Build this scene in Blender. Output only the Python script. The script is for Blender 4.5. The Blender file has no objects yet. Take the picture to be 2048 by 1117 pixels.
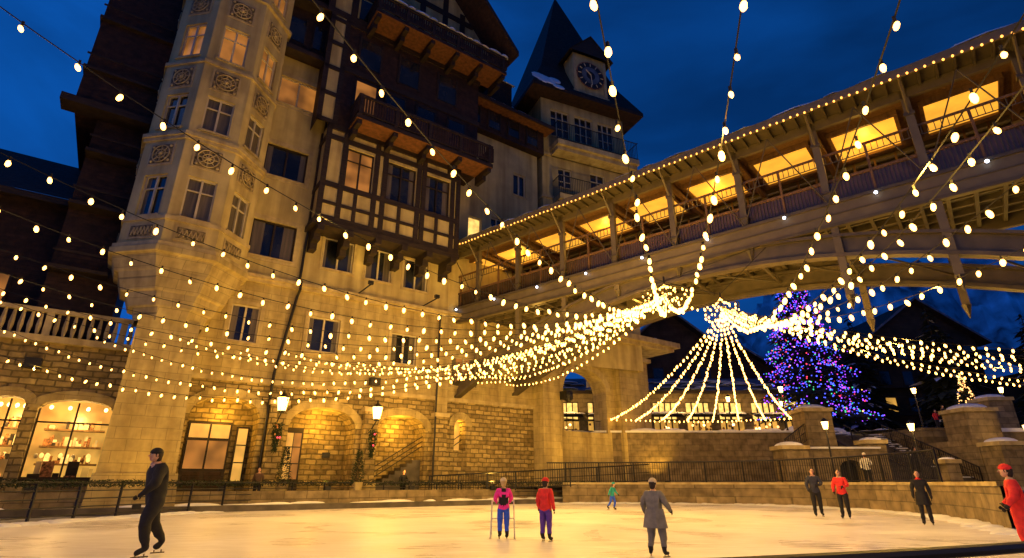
import bpy, math, random
from mathutils import Vector, Matrix
import mathutils.noise as mn
random.seed(7)
R=random.random
def U(a,b): return a+(b-a)*random.random()
scene=bpy.context.scene
# ------------------------------------------------------------------ materials
MATS={}
def mat(name,col,rough=.75,var=.18,scale=2.5,bump=.15,metal=0.,brick=None,emis=None,es=0.,spec=.4,mortar=None,samp=True,detail=6,stretch=(1,1,1),stain=False):
    m=bpy.data.materials.new(name);m.use_nodes=True
    nt=m.node_tree;N=nt.nodes;L=nt.links
    b=N["Principled BSDF"];b.inputs["Roughness"].default_value=rough;b.inputs["Metallic"].default_value=metal
    b.inputs["Specular IOR Level"].default_value=spec
    tc=N.new("ShaderNodeTexCoord")
    mp=N.new("ShaderNodeMapping");mp.inputs["Scale"].default_value=stretch
    L.new(tc.outputs["Object"],mp.inputs[0])
    no=N.new("ShaderNodeTexNoise");no.inputs["Scale"].default_value=scale;no.inputs["Detail"].default_value=detail
    L.new(mp.outputs[0],no.inputs["Vector"])
    rp=N.new("ShaderNodeValToRGB")
    c=col
    rp.color_ramp.elements[0].position=.3;rp.color_ramp.elements[1].position=.7
    rp.color_ramp.elements[0].color=(c[0]*(1-var*1.6),c[1]*(1-var*1.6),c[2]*(1-var*1.6),1)
    rp.color_ramp.elements[1].color=(min(1,c[0]*(1+var)),min(1,c[1]*(1+var)),min(1,c[2]*(1+var)),1)
    L.new(no.outputs[0],rp.inputs[0])
    out=rp.outputs[0];h=no.outputs[0]
    if brick:
        bw,bh,ms,cv=brick
        sx=N.new("ShaderNodeSeparateXYZ");L.new(tc.outputs["Object"],sx.inputs[0])
        ad=N.new("ShaderNodeMath");ad.operation='ADD';L.new(sx.outputs[0],ad.inputs[0]);L.new(sx.outputs[1],ad.inputs[1])
        cb=N.new("ShaderNodeCombineXYZ");L.new(ad.outputs[0],cb.inputs[0]);L.new(sx.outputs[2],cb.inputs[1])
        n2=N.new("ShaderNodeTexNoise");n2.inputs["Scale"].default_value=1.6;L.new(tc.outputs["Object"],n2.inputs["Vector"])
        mx=N.new("ShaderNodeMix");mx.data_type='VECTOR';mx.inputs[0].default_value=.12 if bh<.4 and mortar is not None and mortar<.45 else 0.
        L.new(cb.outputs[0],mx.inputs[4]);L.new(n2.outputs[1],mx.inputs[5])
        bt=N.new("ShaderNodeTexBrick");L.new(mx.outputs[1],bt.inputs["Vector"])
        bt.inputs["Scale"].default_value=1;bt.inputs["Brick Width"].default_value=bw;bt.inputs["Row Height"].default_value=bh
        bt.inputs["Mortar Size"].default_value=ms;bt.inputs["Mortar Smooth"].default_value=.4
        bt.inputs["Color1"].default_value=(1,1,1,1);bt.inputs["Color2"].default_value=(1-cv,1-cv*1.05,1-cv*1.1,1)
        mo=mortar or .55
        bt.inputs["Mortar"].default_value=(mo,mo,mo,1)
        mu=N.new("ShaderNodeMix");mu.data_type='RGBA';mu.blend_type='MULTIPLY';mu.inputs[0].default_value=1
        L.new(out,mu.inputs[6]);L.new(bt.outputs[0],mu.inputs[7]);out=mu.outputs[2]
        hh=N.new("ShaderNodeMath");hh.operation='MULTIPLY_ADD';hh.inputs[1].default_value=-.8
        L.new(bt.outputs["Fac"],hh.inputs[0]);L.new(no.outputs[0],hh.inputs[2]);h=hh.outputs[0]
    if stain:
        mp3=N.new("ShaderNodeMapping");mp3.inputs["Scale"].default_value=(1.6,1.6,.16);L.new(tc.outputs["Object"],mp3.inputs[0])
        n3=N.new("ShaderNodeTexNoise");n3.inputs["Scale"].default_value=1.;n3.inputs["Detail"].default_value=7;L.new(mp3.outputs[0],n3.inputs["Vector"])
        r3=N.new("ShaderNodeValToRGB");r3.color_ramp.elements[0].position=.32;r3.color_ramp.elements[0].color=(.62,.58,.54,1);r3.color_ramp.elements[1].position=.6;r3.color_ramp.elements[1].color=(1,1,1,1)
        L.new(n3.outputs[0],r3.inputs[0])
        mu=N.new("ShaderNodeMix");mu.data_type='RGBA';mu.blend_type='MULTIPLY';mu.inputs[0].default_value=1
        L.new(out,mu.inputs[6]);L.new(r3.outputs[0],mu.inputs[7]);out=mu.outputs[2]
    L.new(out,b.inputs["Base Color"])
    if bump:
        bp=N.new("ShaderNodeBump");bp.inputs["Strength"].default_value=bump;bp.inputs["Distance"].default_value=.08
        L.new(h,bp.inputs["Height"]);L.new(bp.outputs[0],b.inputs["Normal"])
    if emis:
        mu=N.new("ShaderNodeMix");mu.data_type='RGBA';mu.blend_type='MULTIPLY';mu.inputs[0].default_value=1
        mu.inputs[7].default_value=(*emis,1)
        r2=N.new("ShaderNodeValToRGB");r2.color_ramp.elements[0].position=.35;r2.color_ramp.elements[1].position=.62
        r2.color_ramp.elements[0].color=(1-var*2,)*3+(1,) if var<.5 else (.02,.02,.02,1)
        r2.color_ramp.elements[1].color=(1,1,1,1)
        L.new(no.outputs[0],r2.inputs[0]);L.new(r2.outputs[0],mu.inputs[6])
        L.new(mu.outputs[2],b.inputs["Emission Color"]);b.inputs["Emission Strength"].default_value=es
    if not samp: m.cycles.emission_sampling='NONE'
    MATS[name]=m
    return m
mat("stucco",(.52,.43,.19),.85,.10,1.2,.12,stain=True)
mat("ashlar",(.47,.38,.17),.85,.12,2.5,.3,brick=(.95,.5,.014,.16),mortar=.58,stain=True)
mat("rubble",(.42,.32,.13),.9,.24,3.,.9,brick=(.56,.25,.035,.55),mortar=.34)
mat("trim",(.50,.41,.21),.8,.12,3,.2,stain=True)
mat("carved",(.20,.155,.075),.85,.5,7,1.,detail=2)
mat("timber",(.026,.016,.010),.7,.35,2,.3,stretch=(1,1,6))
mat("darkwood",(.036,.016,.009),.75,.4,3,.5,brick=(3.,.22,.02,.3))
mat("soffit",(.14,.055,.02),.7,.3,4,.2)
mat("roof",(.028,.018,.014),.8,.4,4,.6,brick=(.5,.35,.03,.5))
mat("bluroof",(.10,.13,.18),.7,.3,1,.2)
mat("snow",(.78,.80,.84),.7,.06,2,.5)
mat("frame",(.52,.46,.32),.6,.05,3,0)
mat("glass",(.018,.02,.024),.08,.5,.6,.03,spec=.6)
mat("curtain",(.12,.10,.06),.35,.3,1.5,.0,spec=.6,stretch=(6,6,.3))
mat("warmrefl_glass",(.09,.05,.02),.15,.3,1.5,.0,spec=.5)  # brown base colour stands in for warm reflections on the bridge glass
mat("litglow",(.2,.1,.04),.3,.25,.9,0,emis=(1.,.50,.08),es=.8,detail=2)
mat("litdim",(.10,.05,.02),.3,.33,.8,0,emis=(1.,.36,.06),es=.42,detail=1.5)
mat("litbright",(.3,.2,.1),.5,.2,2.5,0,emis=(1.,.60,.14),es=1.6,detail=2)
mat("panel",(.4,.2,.05),.5,.12,.8,0,emis=(1.,.43,.035),es=1.25)
mat("bulb",(1,.6,.2),.4,.0,1,0,emis=(1.,.47,.10),es=9.,samp=False)
mat("fairy",(1,.5,.2),.4,.0,1,0,emis=(1.,.40,.06),es=3.4,samp=False)
mat("ledw",(1,1,1),.4,.0,1,0,emis=(.75,.82,1.),es=9.,samp=False)
mat("lampglass",(1,.6,.2),.4,.0,1,0,emis=(1.,.58,.18),es=7.)
mat("steel",(.125,.10,.055),.5,.14,2,.08,spec=.4)
mat("steel2",(.075,.06,.034),.5,.15,2,.08)
mat("archsteel",(.085,.068,.042),.5,.2,2,.08)
mat("deckwood",(.16,.085,.03),.6,.25,2,.2,stretch=(4,4,1))
mat("black",(.012,.012,.013),.5,.2,4,.05)
mat("cable",(.01,.01,.01),.7,.1,4,0)
mat("garland",(.02,.035,.015),.9,.6,14,.8)
mat("paving",(.10,.085,.07),.7,.3,1.5,.3)
mat("ground",(.22,.22,.23),.9,.4,.15,.3)
mat("wallstone",(.27,.21,.115),.85,.28,2,.6,brick=(1.1,.45,.022,.34),mortar=.48)
mat("bldgdark",(.045,.030,.018),.85,.4,.8,.2,brick=(2.5,.3,.02,.3))
mat("bark",(.05,.035,.025),.9,.3,5,.6)
mat("needles",(.020,.032,.020),.85,.6,3,.0)
mat("goods",(.3,.13,.05),.7,.9,9,.1)
mat("mountain",(.40,.45,.55),.9,.55,.045,.3,detail=12)
for nm,c,s in (("l_blue",(.06,.09,1.),3.2),("l_purp",(.34,.05,.95),3.0),("l_red",(1.,.06,.12),2.0),("l_green",(.05,.6,.3),1.5),("l_warm",(1.,.5,.16),3.)):
    mat(nm,c,.5,0,1,0,emis=c,es=s,samp=False)
# ------------------------------------------------------------------ mesh builder
class MB:
    def __init__(s): s.v=[];s.f=[];s.m=[];s.names=[]
    def mi(s,n):
        if n not in s.names: s.names.append(n)
        return s.names.index(n)
    def poly(s,pts,m):
        i=len(s.v);s.v+= [tuple(p) for p in pts];s.f.append(tuple(range(i,i+len(pts))));s.m.append(s.mi(m))
    def box(s,x0,x1,y0,y1,z0,z1,m,fr=None):
        c=[(x,y,z) for z in (z0,z1) for y in (y0,y1) for x in (x0,x1)]
        if fr: c=[fr(*p) for p in c]
        i=len(s.v);s.v+=c;k=s.mi(m)
        for f in ((0,2,3,1),(4,5,7,6),(0,1,5,4),(2,6,7,3),(0,4,6,2),(1,3,7,5)):
            s.f.append(tuple(i+j for j in f));s.m.append(k)
    def tube(s,p0,p1,r0,m,r1=None,seg=6,caps=True):
        p0=Vector(p0);p1=Vector(p1);r1=r0 if r1 is None else r1
        d=(p1-p0)
        if d.length<1e-6: return
        d.normalize();a=Vector((0,0,1)) if abs(d.z)<.9 else Vector((1,0,0))
        u=d.cross(a).normalized();w=d.cross(u)
        i=len(s.v);k=s.mi(m)
        for p,r in((p0,r0),(p1,r1)):
            for j in range(seg):
                t=2*math.pi*j/seg;s.v.append(tuple(p+u*(math.cos(t)*r)+w*(math.sin(t)*r)))
        for j in range(seg):
            s.f.append((i+j,i+(j+1)%seg,i+seg+(j+1)%seg,i+seg+j));s.m.append(k)
        if caps:
            s.f.append(tuple(i+j for j in range(seg)));s.m.append(k)
            s.f.append(tuple(i+seg+j for j in reversed(range(seg))));s.m.append(k)
    def path(s,pts,r,m,seg=5):
        for a,b in zip(pts,pts[1:]): s.tube(a,b,r,m,seg=seg,caps=False)
    def sph(s,c,rx,ry,rz,m,seg=10,rings=7,z0=-1.,z1=1.,rot=None):
        i=len(s.v);k=s.mi(m);c=Vector(c)
        a0=math.asin(max(-1,z0));a1=math.asin(min(1,z1))
        for q in range(rings+1):
            a=a0+(a1-a0)*q/rings
            for j in range(seg):
                t=2*math.pi*j/seg
                p=Vector((rx*math.cos(a)*math.cos(t),ry*math.cos(a)*math.sin(t),rz*math.sin(a)))
                if rot: p=rot@p
                s.v.append(tuple(c+p))
        for q in range(rings):
            for j in range(seg):
                s.f.append((i+q*seg+j,i+q*seg+(j+1)%seg,i+(q+1)*seg+(j+1)%seg,i+(q+1)*seg+j));s.m.append(k)
    def obj(s,name,parent=None,smooth=False,loc=None,rz=0.):
        me=bpy.data.meshes.new(name);me.from_pydata(s.v,[],s.f)
        for n in s.names: me.materials.append(MATS[n])
        me.polygons.foreach_set("material_index",s.m)
        if smooth: me.polygons.foreach_set("use_smooth",[True]*len(s.f))
        me.update()
        o=bpy.data.objects.new(name,me);scene.collection.objects.link(o)
        if parent: o.parent=parent
        if loc: o.location=loc
        o.rotation_euler=(0,0,rz)
        return o
def empty(name,loc=(0,0,0),rz=0.):
    o=bpy.data.objects.new(name,None);scene.collection.objects.link(o);o.location=loc;o.rotation_euler=(0,0,rz);return o
def frame(ox,oy,ang):
    c,s=math.cos(ang),math.sin(ang)
    return lambda x,y,z:(ox+c*x-s*y,oy+s*x+c*y,z)
ID=lambda x,y,z:(x,y,z)
def arcz(x,h):
    c=(h[0]+h[1])/2;w=(h[1]-h[0])/2
    t=max(-1,min(1,(x-c)/w))
    return h[3]-h[4]+h[4]*math.sqrt(max(0,1-t*t))
def wall(mb,fr,x0,x1,z0,z1,holes,m,depth=.35,rm=None,y=0.):
    rm=rm or m
    xs=sorted({x0,x1}|{h[0] for h in holes}|{h[1] for h in holes});zs=sorted({z0,z1}|{h[2] for h in holes}|{h[3] for h in holes})
    xs=[x for x in xs if x0<=x<=x1];zs=[z for z in zs if z0<=z<=z1]
    for a,b in zip(xs,xs[1:]):
        for c,d in zip(zs,zs[1:]):
            mx,mz=(a+b)/2,(c+d)/2
            if any(h[0]<mx<h[1] and h[2]<mz<h[3] for h in holes): continue
            mb.poly([fr(a,y,c),fr(b,y,c),fr(b,y,d),fr(a,y,d)],m)
    for h in holes:
        a,b,c,d=h[:4];D=y+depth
        top=d-(h[4] if len(h)>4 else 0)
        mb.poly([fr(a,y,c),fr(a,D,c),fr(a,D,top),fr(a,y,top)],rm)
        mb.poly([fr(b,D,c),fr(b,y,c),fr(b,y,top),fr(b,D,top)],rm)
        mb.poly([fr(a,y,c),fr(b,y,c),fr(b,D,c),fr(a,D,c)],rm)
        if len(h)>4:
            n=12
            for i in range(n):
                p=a+(b-a)*i/n;q=a+(b-a)*(i+1)/n
                zp,zq=arcz(p,h),arcz(q,h)
                mb.poly([fr(p,y,zp),fr(q,y,zq),fr(q,y,d),fr(p,y,d)],m)
                mb.poly([fr(p,D,zp),fr(q,D,zq),fr(q,y,zq),fr(p,y,zp)],rm)
        else: mb.poly([fr(a,D,d),fr(b,D,d),fr(b,y,d),fr(a,y,d)],rm)
def archring(mb,fr,h,w,m,y=-.05):
    c=(h[0]+h[1])/2;hw=(h[1]-h[0])/2;n=17
    pts=[]
    for i in range(n+1):
        t=math.pi*i/n
        pts.append((c-hw*math.cos(t),h[3]-h[4]+h[4]*math.sin(t),c-(hw+w)*math.cos(t),h[3]-h[4]+(h[4]+w)*math.sin(t)))
    for i,(a,b) in enumerate(zip(pts,pts[1:])):
        yy=y-(.03 if i%2 else 0)
        mb.poly([fr(a[0],yy,a[1]),fr(b[0],yy,b[1]),fr(b[2],yy,b[3]),fr(a[2],yy,a[3])],m)
        mb.poly([fr(a[2],yy,a[3]),fr(b[2],yy,b[3]),fr(b[2],.02,b[3]),fr(a[2],.02,a[3])],m)
        mb.poly([fr(a[0],yy,a[1]),fr(b[0],yy,b[1]),fr(b[0],.02,b[1]),fr(a[0],.02,a[1])],m)
def window(mb,fr,x0,x1,z0,z1,g="glass",nc=2,y=.0,tr=None,fm="frame",sill=True,curt=False):
    Y=y+.24
    mb.poly([fr(x0,Y,z0),fr(x1,Y,z0),fr(x1,Y,z1),fr(x0,Y,z1)],g)
    if curt:
        w=(x1-x0)*.24*U(.5,1.3)
        for a,b in((x0,x0+w),(x1-w,x1)): mb.poly([fr(a,Y-.01,z0),fr(b,Y-.01,z0),fr(b,Y-.01,z1),fr(a,Y-.01,z1)],"curtain")
    b=.08
    A,B=Y-.12,Y-.02
    mb.box(x0,x0+b,A,B,z0,z1,fm,fr);mb.box(x1-b,x1,A,B,z0,z1,fm,fr)
    mb.box(x0+b,x1-b,A,B,z0,z0+b,fm,fr);mb.box(x0+b,x1-b,A,B,z1-b,z1,fm,fr)
    for i in range(1,nc):
        xx=x0+(x1-x0)*i/nc;mb.box(xx-.05,xx+.05,A,B,z0+b,z1-b,fm,fr)
    for t in (tr or []):
        zz=z0+(z1-z0)*t;mb.box(x0+b,x1-b,A+.02,B-.01,zz-.03,zz+.03,fm,fr)
    if sill: mb.box(x0-.1,x1+.1,y-.10,y+.1,z0-.12,z0-.005,"trim",fr)
def surround(mb,fr,x0,x1,z0,z1,w=.22,y=0.,m="trim"):
    mb.box(x0-w,x0,y-.05,y+.02,z0-w,z1+w,m,fr);mb.box(x1,x1+w,y-.05,y+.02,z0-w,z1+w,m,fr)
    mb.box(x0,x1,y-.05,y+.02,z1,z1+w,m,fr)
    mb.box(x0,x1,y-.05,y+.02,z0-w,z0-.13,m,fr)
WARM=(1,.56,.09)
def point(name,loc,power,col=WARM,rad=.06,parent=None):
    l=bpy.data.lights.new(name,'POINT');l.energy=power;l.color=col;l.shadow_soft_size=rad
    o=bpy.data.objects.new(name,l);scene.collection.objects.link(o);o.location=loc
    if parent: o.parent=parent
    return o
def spot(name,loc,target,power,col=(1,.56,.09),ang=100,rad=.15,parent=None):
    l=bpy.data.lights.new(name,'SPOT');l.energy=power;l.color=col;l.shadow_soft_size=rad;l.spot_size=math.radians(ang);l.spot_blend=.8
    o=bpy.data.objects.new(name,l);scene.collection.objects.link(o);o.location=loc
    o.rotation_euler=(Vector(target)-Vector(loc)).to_track_quat('-Z','Y').to_euler()
    if parent: o.parent=parent
    return o
# ------------------------------------------------------------------ HOTEL
FA=math.atan2(.579,.815)
hotel=empty("half_timbered_hotel",(-13.6,30,0),FA)
m=MB()
shops=[(-14.4,-11.6,1.1,4.8,.35),(-10.9,-9.75,1.1,4.8,.3),(-9.3,-6.5,1.1,4.8,.45)]
wall(m,ID,-30,-5.9,.2,7.3,shops,"rubble",.7)
for h in shops: archring(m,ID,h,.4,"ashlar")
m.box(-30,-6.0,-.35,.3,7.25,7.55,"trim")
m.box(-30,-6.0,-.15,.12,8.65,8.85,"trim")
x=-30
while x<-6.2:
    if int((x+30)/.32)%9==0: m.box(x-.14,x+.14,-.12,.1,7.551,8.649,"trim")
    else:
        m.tube((x,0,7.55),(x,0,8.0),.06,"trim",.115,seg=6);m.tube((x,0,8.0),(x,0,8.65),.115,"trim",.06,seg=6)
    x+=.32
m.poly([(-30,.3,7.5),(-6,.3,7.5),(-6,8,7.5),(-30,8,7.5)],"paving")
m.obj("left_wing_wall",hotel)
m=MB()
for (a,b,c,d,r) in shops:
    m.poly([(a-.3,3.4,c-.3),(b+.3,3.4,c-.3),(b+.3,3.4,d+.3),(a-.3,3.4,d+.3)],"litglow")  # back wall itself glows to make the shop brighter
    m.poly([(a-.3,.72,c),(b+.3,.72,c),(b+.3,3.4,c),(a-.3,3.4,c)],"deckwood")
    m.poly([(a-.3,.72,d+.3),(b+.3,.72,d+.3),(b+.3,3.4,d+.3),(a-.3,3.4,d+.3)],"frame")
    for zz in (2.0,2.8,3.6): m.box(a+.2,b-.2,2.7,3.3,zz,zz+.08,"deckwood")
    for i in range(60):
        x=U(a+.2,b-.4);z=random.choice((2.08,2.88,3.68));w=U(.06,.2)
        m.box(x,x+w,U(2.7,2.8),3.1,z,z+U(.12,.5),random.choice(("goods","litbright","frame","timber","litglow","goods")))  # some shelf goods also get a glowing material, though no lamps
    for i in range(14):
        x=U(a+.2,b-.5);y0=U(1.0,1.8);m.box(x,x+U(.15,.45),y0,y0+.35,c,c+U(.3,1.1),random.choice(("goods","frame","timber","litglow","wallstone")))
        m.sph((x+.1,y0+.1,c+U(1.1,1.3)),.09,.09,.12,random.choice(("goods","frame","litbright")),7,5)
    for i in range(4):
        x=a+(b-a)*(i+.5)/4;m.sph((x,1.4,d-.25),.08,.08,.1,"lampglass",8,5)
    fb=.07
    for xx in (a+.0,(a+b)/2-.035,b-fb): m.box(xx,xx+fb,.5,.58,c,d-r*.2,"timber")
    m.box(a+fb,b-fb,.5,.58,c+(d-c)*.72,c+(d-c)*.72+.07,"timber");m.box(a+fb,b-fb,.5,.58,c,c+.35,"timber")
m.obj("shop_interior",hotel)
for (a,b,c,d,r) in shops: point("shop_lamp",((a+b)/2,1.7,4.3),300,(1,.58,.16),.1,hotel)
# --- main base
m=MB()
arch=[(-3.4,-.05,.8,5.5,1.0),(1.5,5.3,.8,5.3,1.1),(6.6,9.9,.8,5.2,.9),(12.0,12.9,3.2,5.2,.45)]
wall(m,ID,-6.0,20.0,.2,6.3,arch,"rubble",1.6)
for h in arch: archring(m,ID,h,.45,"ashlar")
lw=[(-2.4,-.9,8.5,10.6),(1.8,3.7,8.5,10.6),(7.1,8.9,8.4,10.4),(11.6,13.6,7.4,9.4)]
wall(m,ID,-6.0,20.0,6.55,12.0,lw,"ashlar",.3)
m.box(-6,20,-.12,.1,6.3,6.55,"trim")
for i,h in enumerate(lw): window(m,ID,*h,g="glass" if i<3 else "litdim",nc=2,curt=True);surround(m,ID,*h)
m.box(-2.2,20,-.30,.2,12.0,12.2,"trim");m.box(-2.2,20,-.45,.2,12.2,12.4,"trim")
for x in (.35,5.65,10.35):
    m.box(x,x+.85,-.5,.05,.2,5.2,"rubble");m.box(x-.1,x+.95,-.6,.03,5.2,5.45,"trim");m.box(x-.1,x+.95,-.62,.03,.2,1.2,"ashlar")
m.box(10.45,11.2,-.35,-.02,5.45,11.98,"ashlar")
for i,h in enumerate(arch[:3]):
    a,b=h[0],h[1]
    m.poly([(a-.6,1.62,.2),(b+.6,1.62,.2),(b+.6,1.62,6),(a-.6,1.62,6)],"rubble")
    m.poly([(a-.6,0.01,.8),(b+.6,0.01,.8),(b+.6,1.6,.8),(a-.6,1.6,.8)],"paving")
m.box(-3.2,-1.1,1.35,1.58,.8,4.3,"timber")
for k in range(2):
    x=-3.1+k*1.0
    m.box(x,x+.9,1.30,1.36,1.9,3.3,"litdim");m.box(x,x+.9,1.30,1.36,3.45,4.15,"litglow");m.box(x+.06,x+.84,1.31,1.345,1.0,1.75,"darkwood")
m.box(-.85,-.2,1.36,1.5,1.1,4.1,"timber");m.box(-.76,-.29,1.32,1.37,1.3,4.0,"litglow")
for z in (2.2,3.1): m.box(-.76,-.29,1.30,1.33,z,z+.06,"timber")
m.box(1.6,2.7,1.3,1.58,.8,4.2,"timber");m.box(1.75,2.15,1.26,1.31,1.4,3.9,"litglow");m.box(2.2,2.6,1.26,1.31,1.4,3.9,"litdim")
for z in (2.2,3.1): m.box(1.75,2.6,1.24,1.27,z,z+.06,"timber")
m.box(4.0,4.45,1.52,1.6,2.6,2.9,"black")
for k in range(8):
    m.box(6.7+k*.38,9.9,.5,1.5,.8+k*.22,.8+(k+1)*.22,"paving")
for z in (1.4,1.7,2.0): m.tube((6.6,.35,z),(9.9,.35,z+2.),.03,"black")
m.box(11.9,13.0,.9,1.0,3.1,5.3,"litglow")
m.tube((12.0,.6,3.3),(12.9,.6,3.9),.03,"black");m.tube((12.0,.6,3.7),(12.9,.6,4.3),.03,"black")
for x,z in ((-9.9,6.0),(6.1,6.8)): m.box(x-.3,x+.3,-.55,-.15,z,z+.45,"black");m.box(x-.05,x+.05,-.15,.0,z+.15,z+.3,"black")
m.obj("stone_base",hotel)
for (x,p) in ((-1.7,150),(3.4,190),(8.2,200)): point("porch_lamp",(x,.75,4.6),p,(1,.50,.06),.08,hotel)
point("niche_lamp",(12.45,.6,4.7),40,(1,.52,.07),.05,hotel)
# --- upper walls
m=MB()
col1=[(-2.1,.35,24.5,26.6),(-2.15,.35,19.1,21.3),(-2.15,.35,13.7,16.0)]
rr=[(2.1,4.05,13.8,15.9),(4.9,6.7,13.7,15.9),(7.6,9.4,13.6,15.8)]
wall(m,ID,-8.0,11.1,12.4,28.2,col1+rr,"stucco",.3)
for i,h in enumerate(col1): window(m,ID,*h,g="litdim" if i==0 else "glass",nc=2,curt=i>0,fm="frame" if i==0 else "timber");surround(m,ID,*h,w=.3)
for h in rr: window(m,ID,*h,nc=2,curt=True);surround(m,ID,*h,w=.16)
ur=[(17.0,18.3,24.0,26.1),(12.7,13.9,18.9,20.7),(14.8,16.0,19.2,21.2)]
wall(m,ID,11.1,19.6,12.4,28.6,ur,"stucco",.3,y=.25)
window(m,ID,*ur[0],nc=2,y=.25);window(m,ID,*ur[1],g="litbright",nc=1,y=.25);window(m,ID,*ur[2],nc=2,y=.25)
m.poly([(19.6,.25,12.4),(19.6,10,12.4),(19.6,10,28.6),(19.6,.25,28.6)],"stucco")
m.poly([(11.1,0,12.4),(11.1,.25,12.4),(11.1,.25,28.2),(11.1,0,28.2)],"stucco")
m.obj("upper_walls",hotel)
# dark storey + roofs
m=MB()
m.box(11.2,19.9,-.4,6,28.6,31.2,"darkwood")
for x in (12.,14.,16.,18.):
    m.box(x,x+1.1,-.46,-.38,29.1,30.7,"glass");m.box(x-.12,x,-.5,-.40,28.9,30.9,"timber");m.box(x+1.1,x+1.22,-.5,-.40,28.9,30.9,"timber")
m.poly([(10.8,-1.4,30.9),(20.4,-1.4,30.9),(20.4,6,38.5),(10.8,6,38.5)],"roof")
m.poly([(10.8,-1.4,30.8),(20.4,-1.4,30.8),(20.4,6,31.2),(10.8,6,31.2)],"soffit")
m.box(10.8,20.4,-1.5,-1.38,30.75,31.1,"timber")
m.box(13.5,17.5,1.2,3.0,33.4,36.2,"darkwood");m.poly([(13.2,1.0,36.1),(17.8,1.0,36.1),(17.8,5,37.6),(13.2,5,37.6)],"snow")
rt=Matrix.Rotation(math.radians(45.8),3,'X')
for i in range(40):
    x=U(11,20);y=U(-1.2,4);m.sph((x,y,30.95+(y+1.4)*1.027),U(.4,1.1),U(.3,.8),U(.05,.12),"snow",9,3,0,rot=rt)
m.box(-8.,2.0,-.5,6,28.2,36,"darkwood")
m.box(-2.8,1.6,-1.2,-.5,28.0,28.35,"timber")
for x in (-2.2,-.6): m.box(x,x+1.0,-.56,-.49,29.3,31.2,"glass");m.box(x-.1,x,-.6,-.5,29.1,31.4,"timber");m.box(x+1.,x+1.1,-.6,-.5,29.1,31.4,"timber")
m.box(-2.9,1.6,-1.5,-.5,32.2,32.6,"timber")
m.obj("dark_storeys",hotel)
# --- half timbered bay
m=MB();Y=-1.6
bw=[(2.4,4.2,18.9,21.8),(5.2,7.3,18.9,21.8),(8.0,10.0,18.9,21.8)]
wall(m,ID,1.0,10.7,16.2,23.1,bw,"stucco",.25,y=Y)
m.poly([(1.0,Y,16.2),(1.0,0,16.2),(1.0,0,23.1),(1.0,Y,23.1)],"stucco");m.poly([(10.7,Y,16.2),(10.7,.3,16.2),(10.7,.3,23.1),(10.7,Y,23.1)],"stucco")
for i,h in enumerate(bw): window(m,ID,*h,g=("litdim","glass","glass")[i],nc=2,y=Y,fm="timber",tr=[.7],sill=False,curt=i>0)
def ht(x0,x1,z0,z1,y): m.box(x0,x1,y-.09,y+.03,z0,z1,"timber")
for z in (16.2,18.55,22.0): ht(.9,10.8,z,z+.36,Y)
ht(.9,10.8,17.35,17.55,Y)
ht(.9,10.8,22.75,23.1,Y-.02)
for x in (.9,2.05,4.25,4.85,7.35,7.75,10.05,10.5): m.box(x,x+.32,Y-.11,Y+.03,16.2,23.1,"timber")
for x in (3.1,6.1,8.9): m.box(x,x+.22,Y-.10,Y+.03,16.2,18.6,"timber")
for z in (16.2,18.55,22.0):m.box(.9,1.02,Y,0,z,z+.28,"timber")
m.box(.9,1.01,-.4,-.15,16.2,23,"timber")
m.box(.8,10.9,Y-.15,.05,15.85,16.2,"timber")
for i in range(6):
    x=1.1+i*1.82
    m.box(x,x+.4,Y-.25,.02,15.45,15.85,"timber");m.box(x,x+.4,Y+.35,.02,15.0,15.45,"timber");m.box(x,x+.4,Y+.9,.02,14.55,15.0,"timber")
def balcony(x0,x1,z,yo,yi,rail=1.7,snow=False):
    m.box(x0,x1,yo,yi,z,z+.3,"timber")
    m.poly([(x0,yo,z-.01),(x1,yo,z-.01),(x1,yi,z-.01),(x0,yi,z-.01)],"soffit")
    n=int((x1-x0)/2.2)
    for i in range(n+1):
        x=x0+.1+(x1-x0-.5)*i/n
        m.box(x,x+.3,yo+.1,yi,z-.35,z-.02,"timber");m.box(x,x+.3,yo+.8,yi,z-.75,z-.35,"timber")
        m.box(x,x+.2,yo-.02,yo+.16,z+.3,z+rail+.1,"timber")
    m.box(x0,x1,yo-.03,yo+.13,z+rail-.12,z+rail+.06,"timber");m.box(x0,x1,yo,yo+.1,z+.45,z+.55,"timber")
    x=x0+.1
    while x<x1: m.box(x,x+.13,yo+.03,yo+.08,z+.5,z+rail-.1,"darkwood");x+=.19
    for xx in (x0,x1-.1):
        m.box(xx,xx+.1,yo,yi,z+rail-.1,z+rail+.04,"timber");m.box(xx+.02,xx+.07,yo,yi,z+.45,z+rail-.15,"darkwood")
    if snow: 
        x=x0
        while x<x1-.5:
            w=U(.5,1.3);hh=U(.12,.35)
            m.sph((x+w/2,yo+.05,z+rail+.05),w*.6,.25,hh,"snow",8,4,0);x+=w
balcony(2.2,12.6,23.1,-3.3,-1.4,1.8)
balcony(2.6,13.6,32.0,-3.6,-1.4,1.6,True)
m.box(1.4,12.2,Y,4,23.1,32.0,"darkwood")
for x,g in ((2.4,"litdim"),(4.6,"glass"),(7.,"glass"),(9.6,"glass")):
    m.box(x,x+1.4,Y-.05,Y+.01,24.9,27.2,g);ht(x-.15,x,24.6,27.4,Y);ht(x+1.4,x+1.55,24.6,27.4,Y);ht(x-.15,x+1.55,27.2,27.4,Y)
for x in (2.4,5.4,8.6): m.box(x,x+1.5,Y-.05,Y+.01,28.6,30.9,"glass");ht(x-.15,x,28.4,31.1,Y);ht(x+1.5,x+1.65,28.4,31.1,Y)
ht(1.3,12.3,27.6,28.0,Y);ht(1.3,12.3,31.6,32.0,Y)
wall(m,ID,.2,1.4,23.1,32.0,[],"stucco",y=Y-.0)
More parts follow.
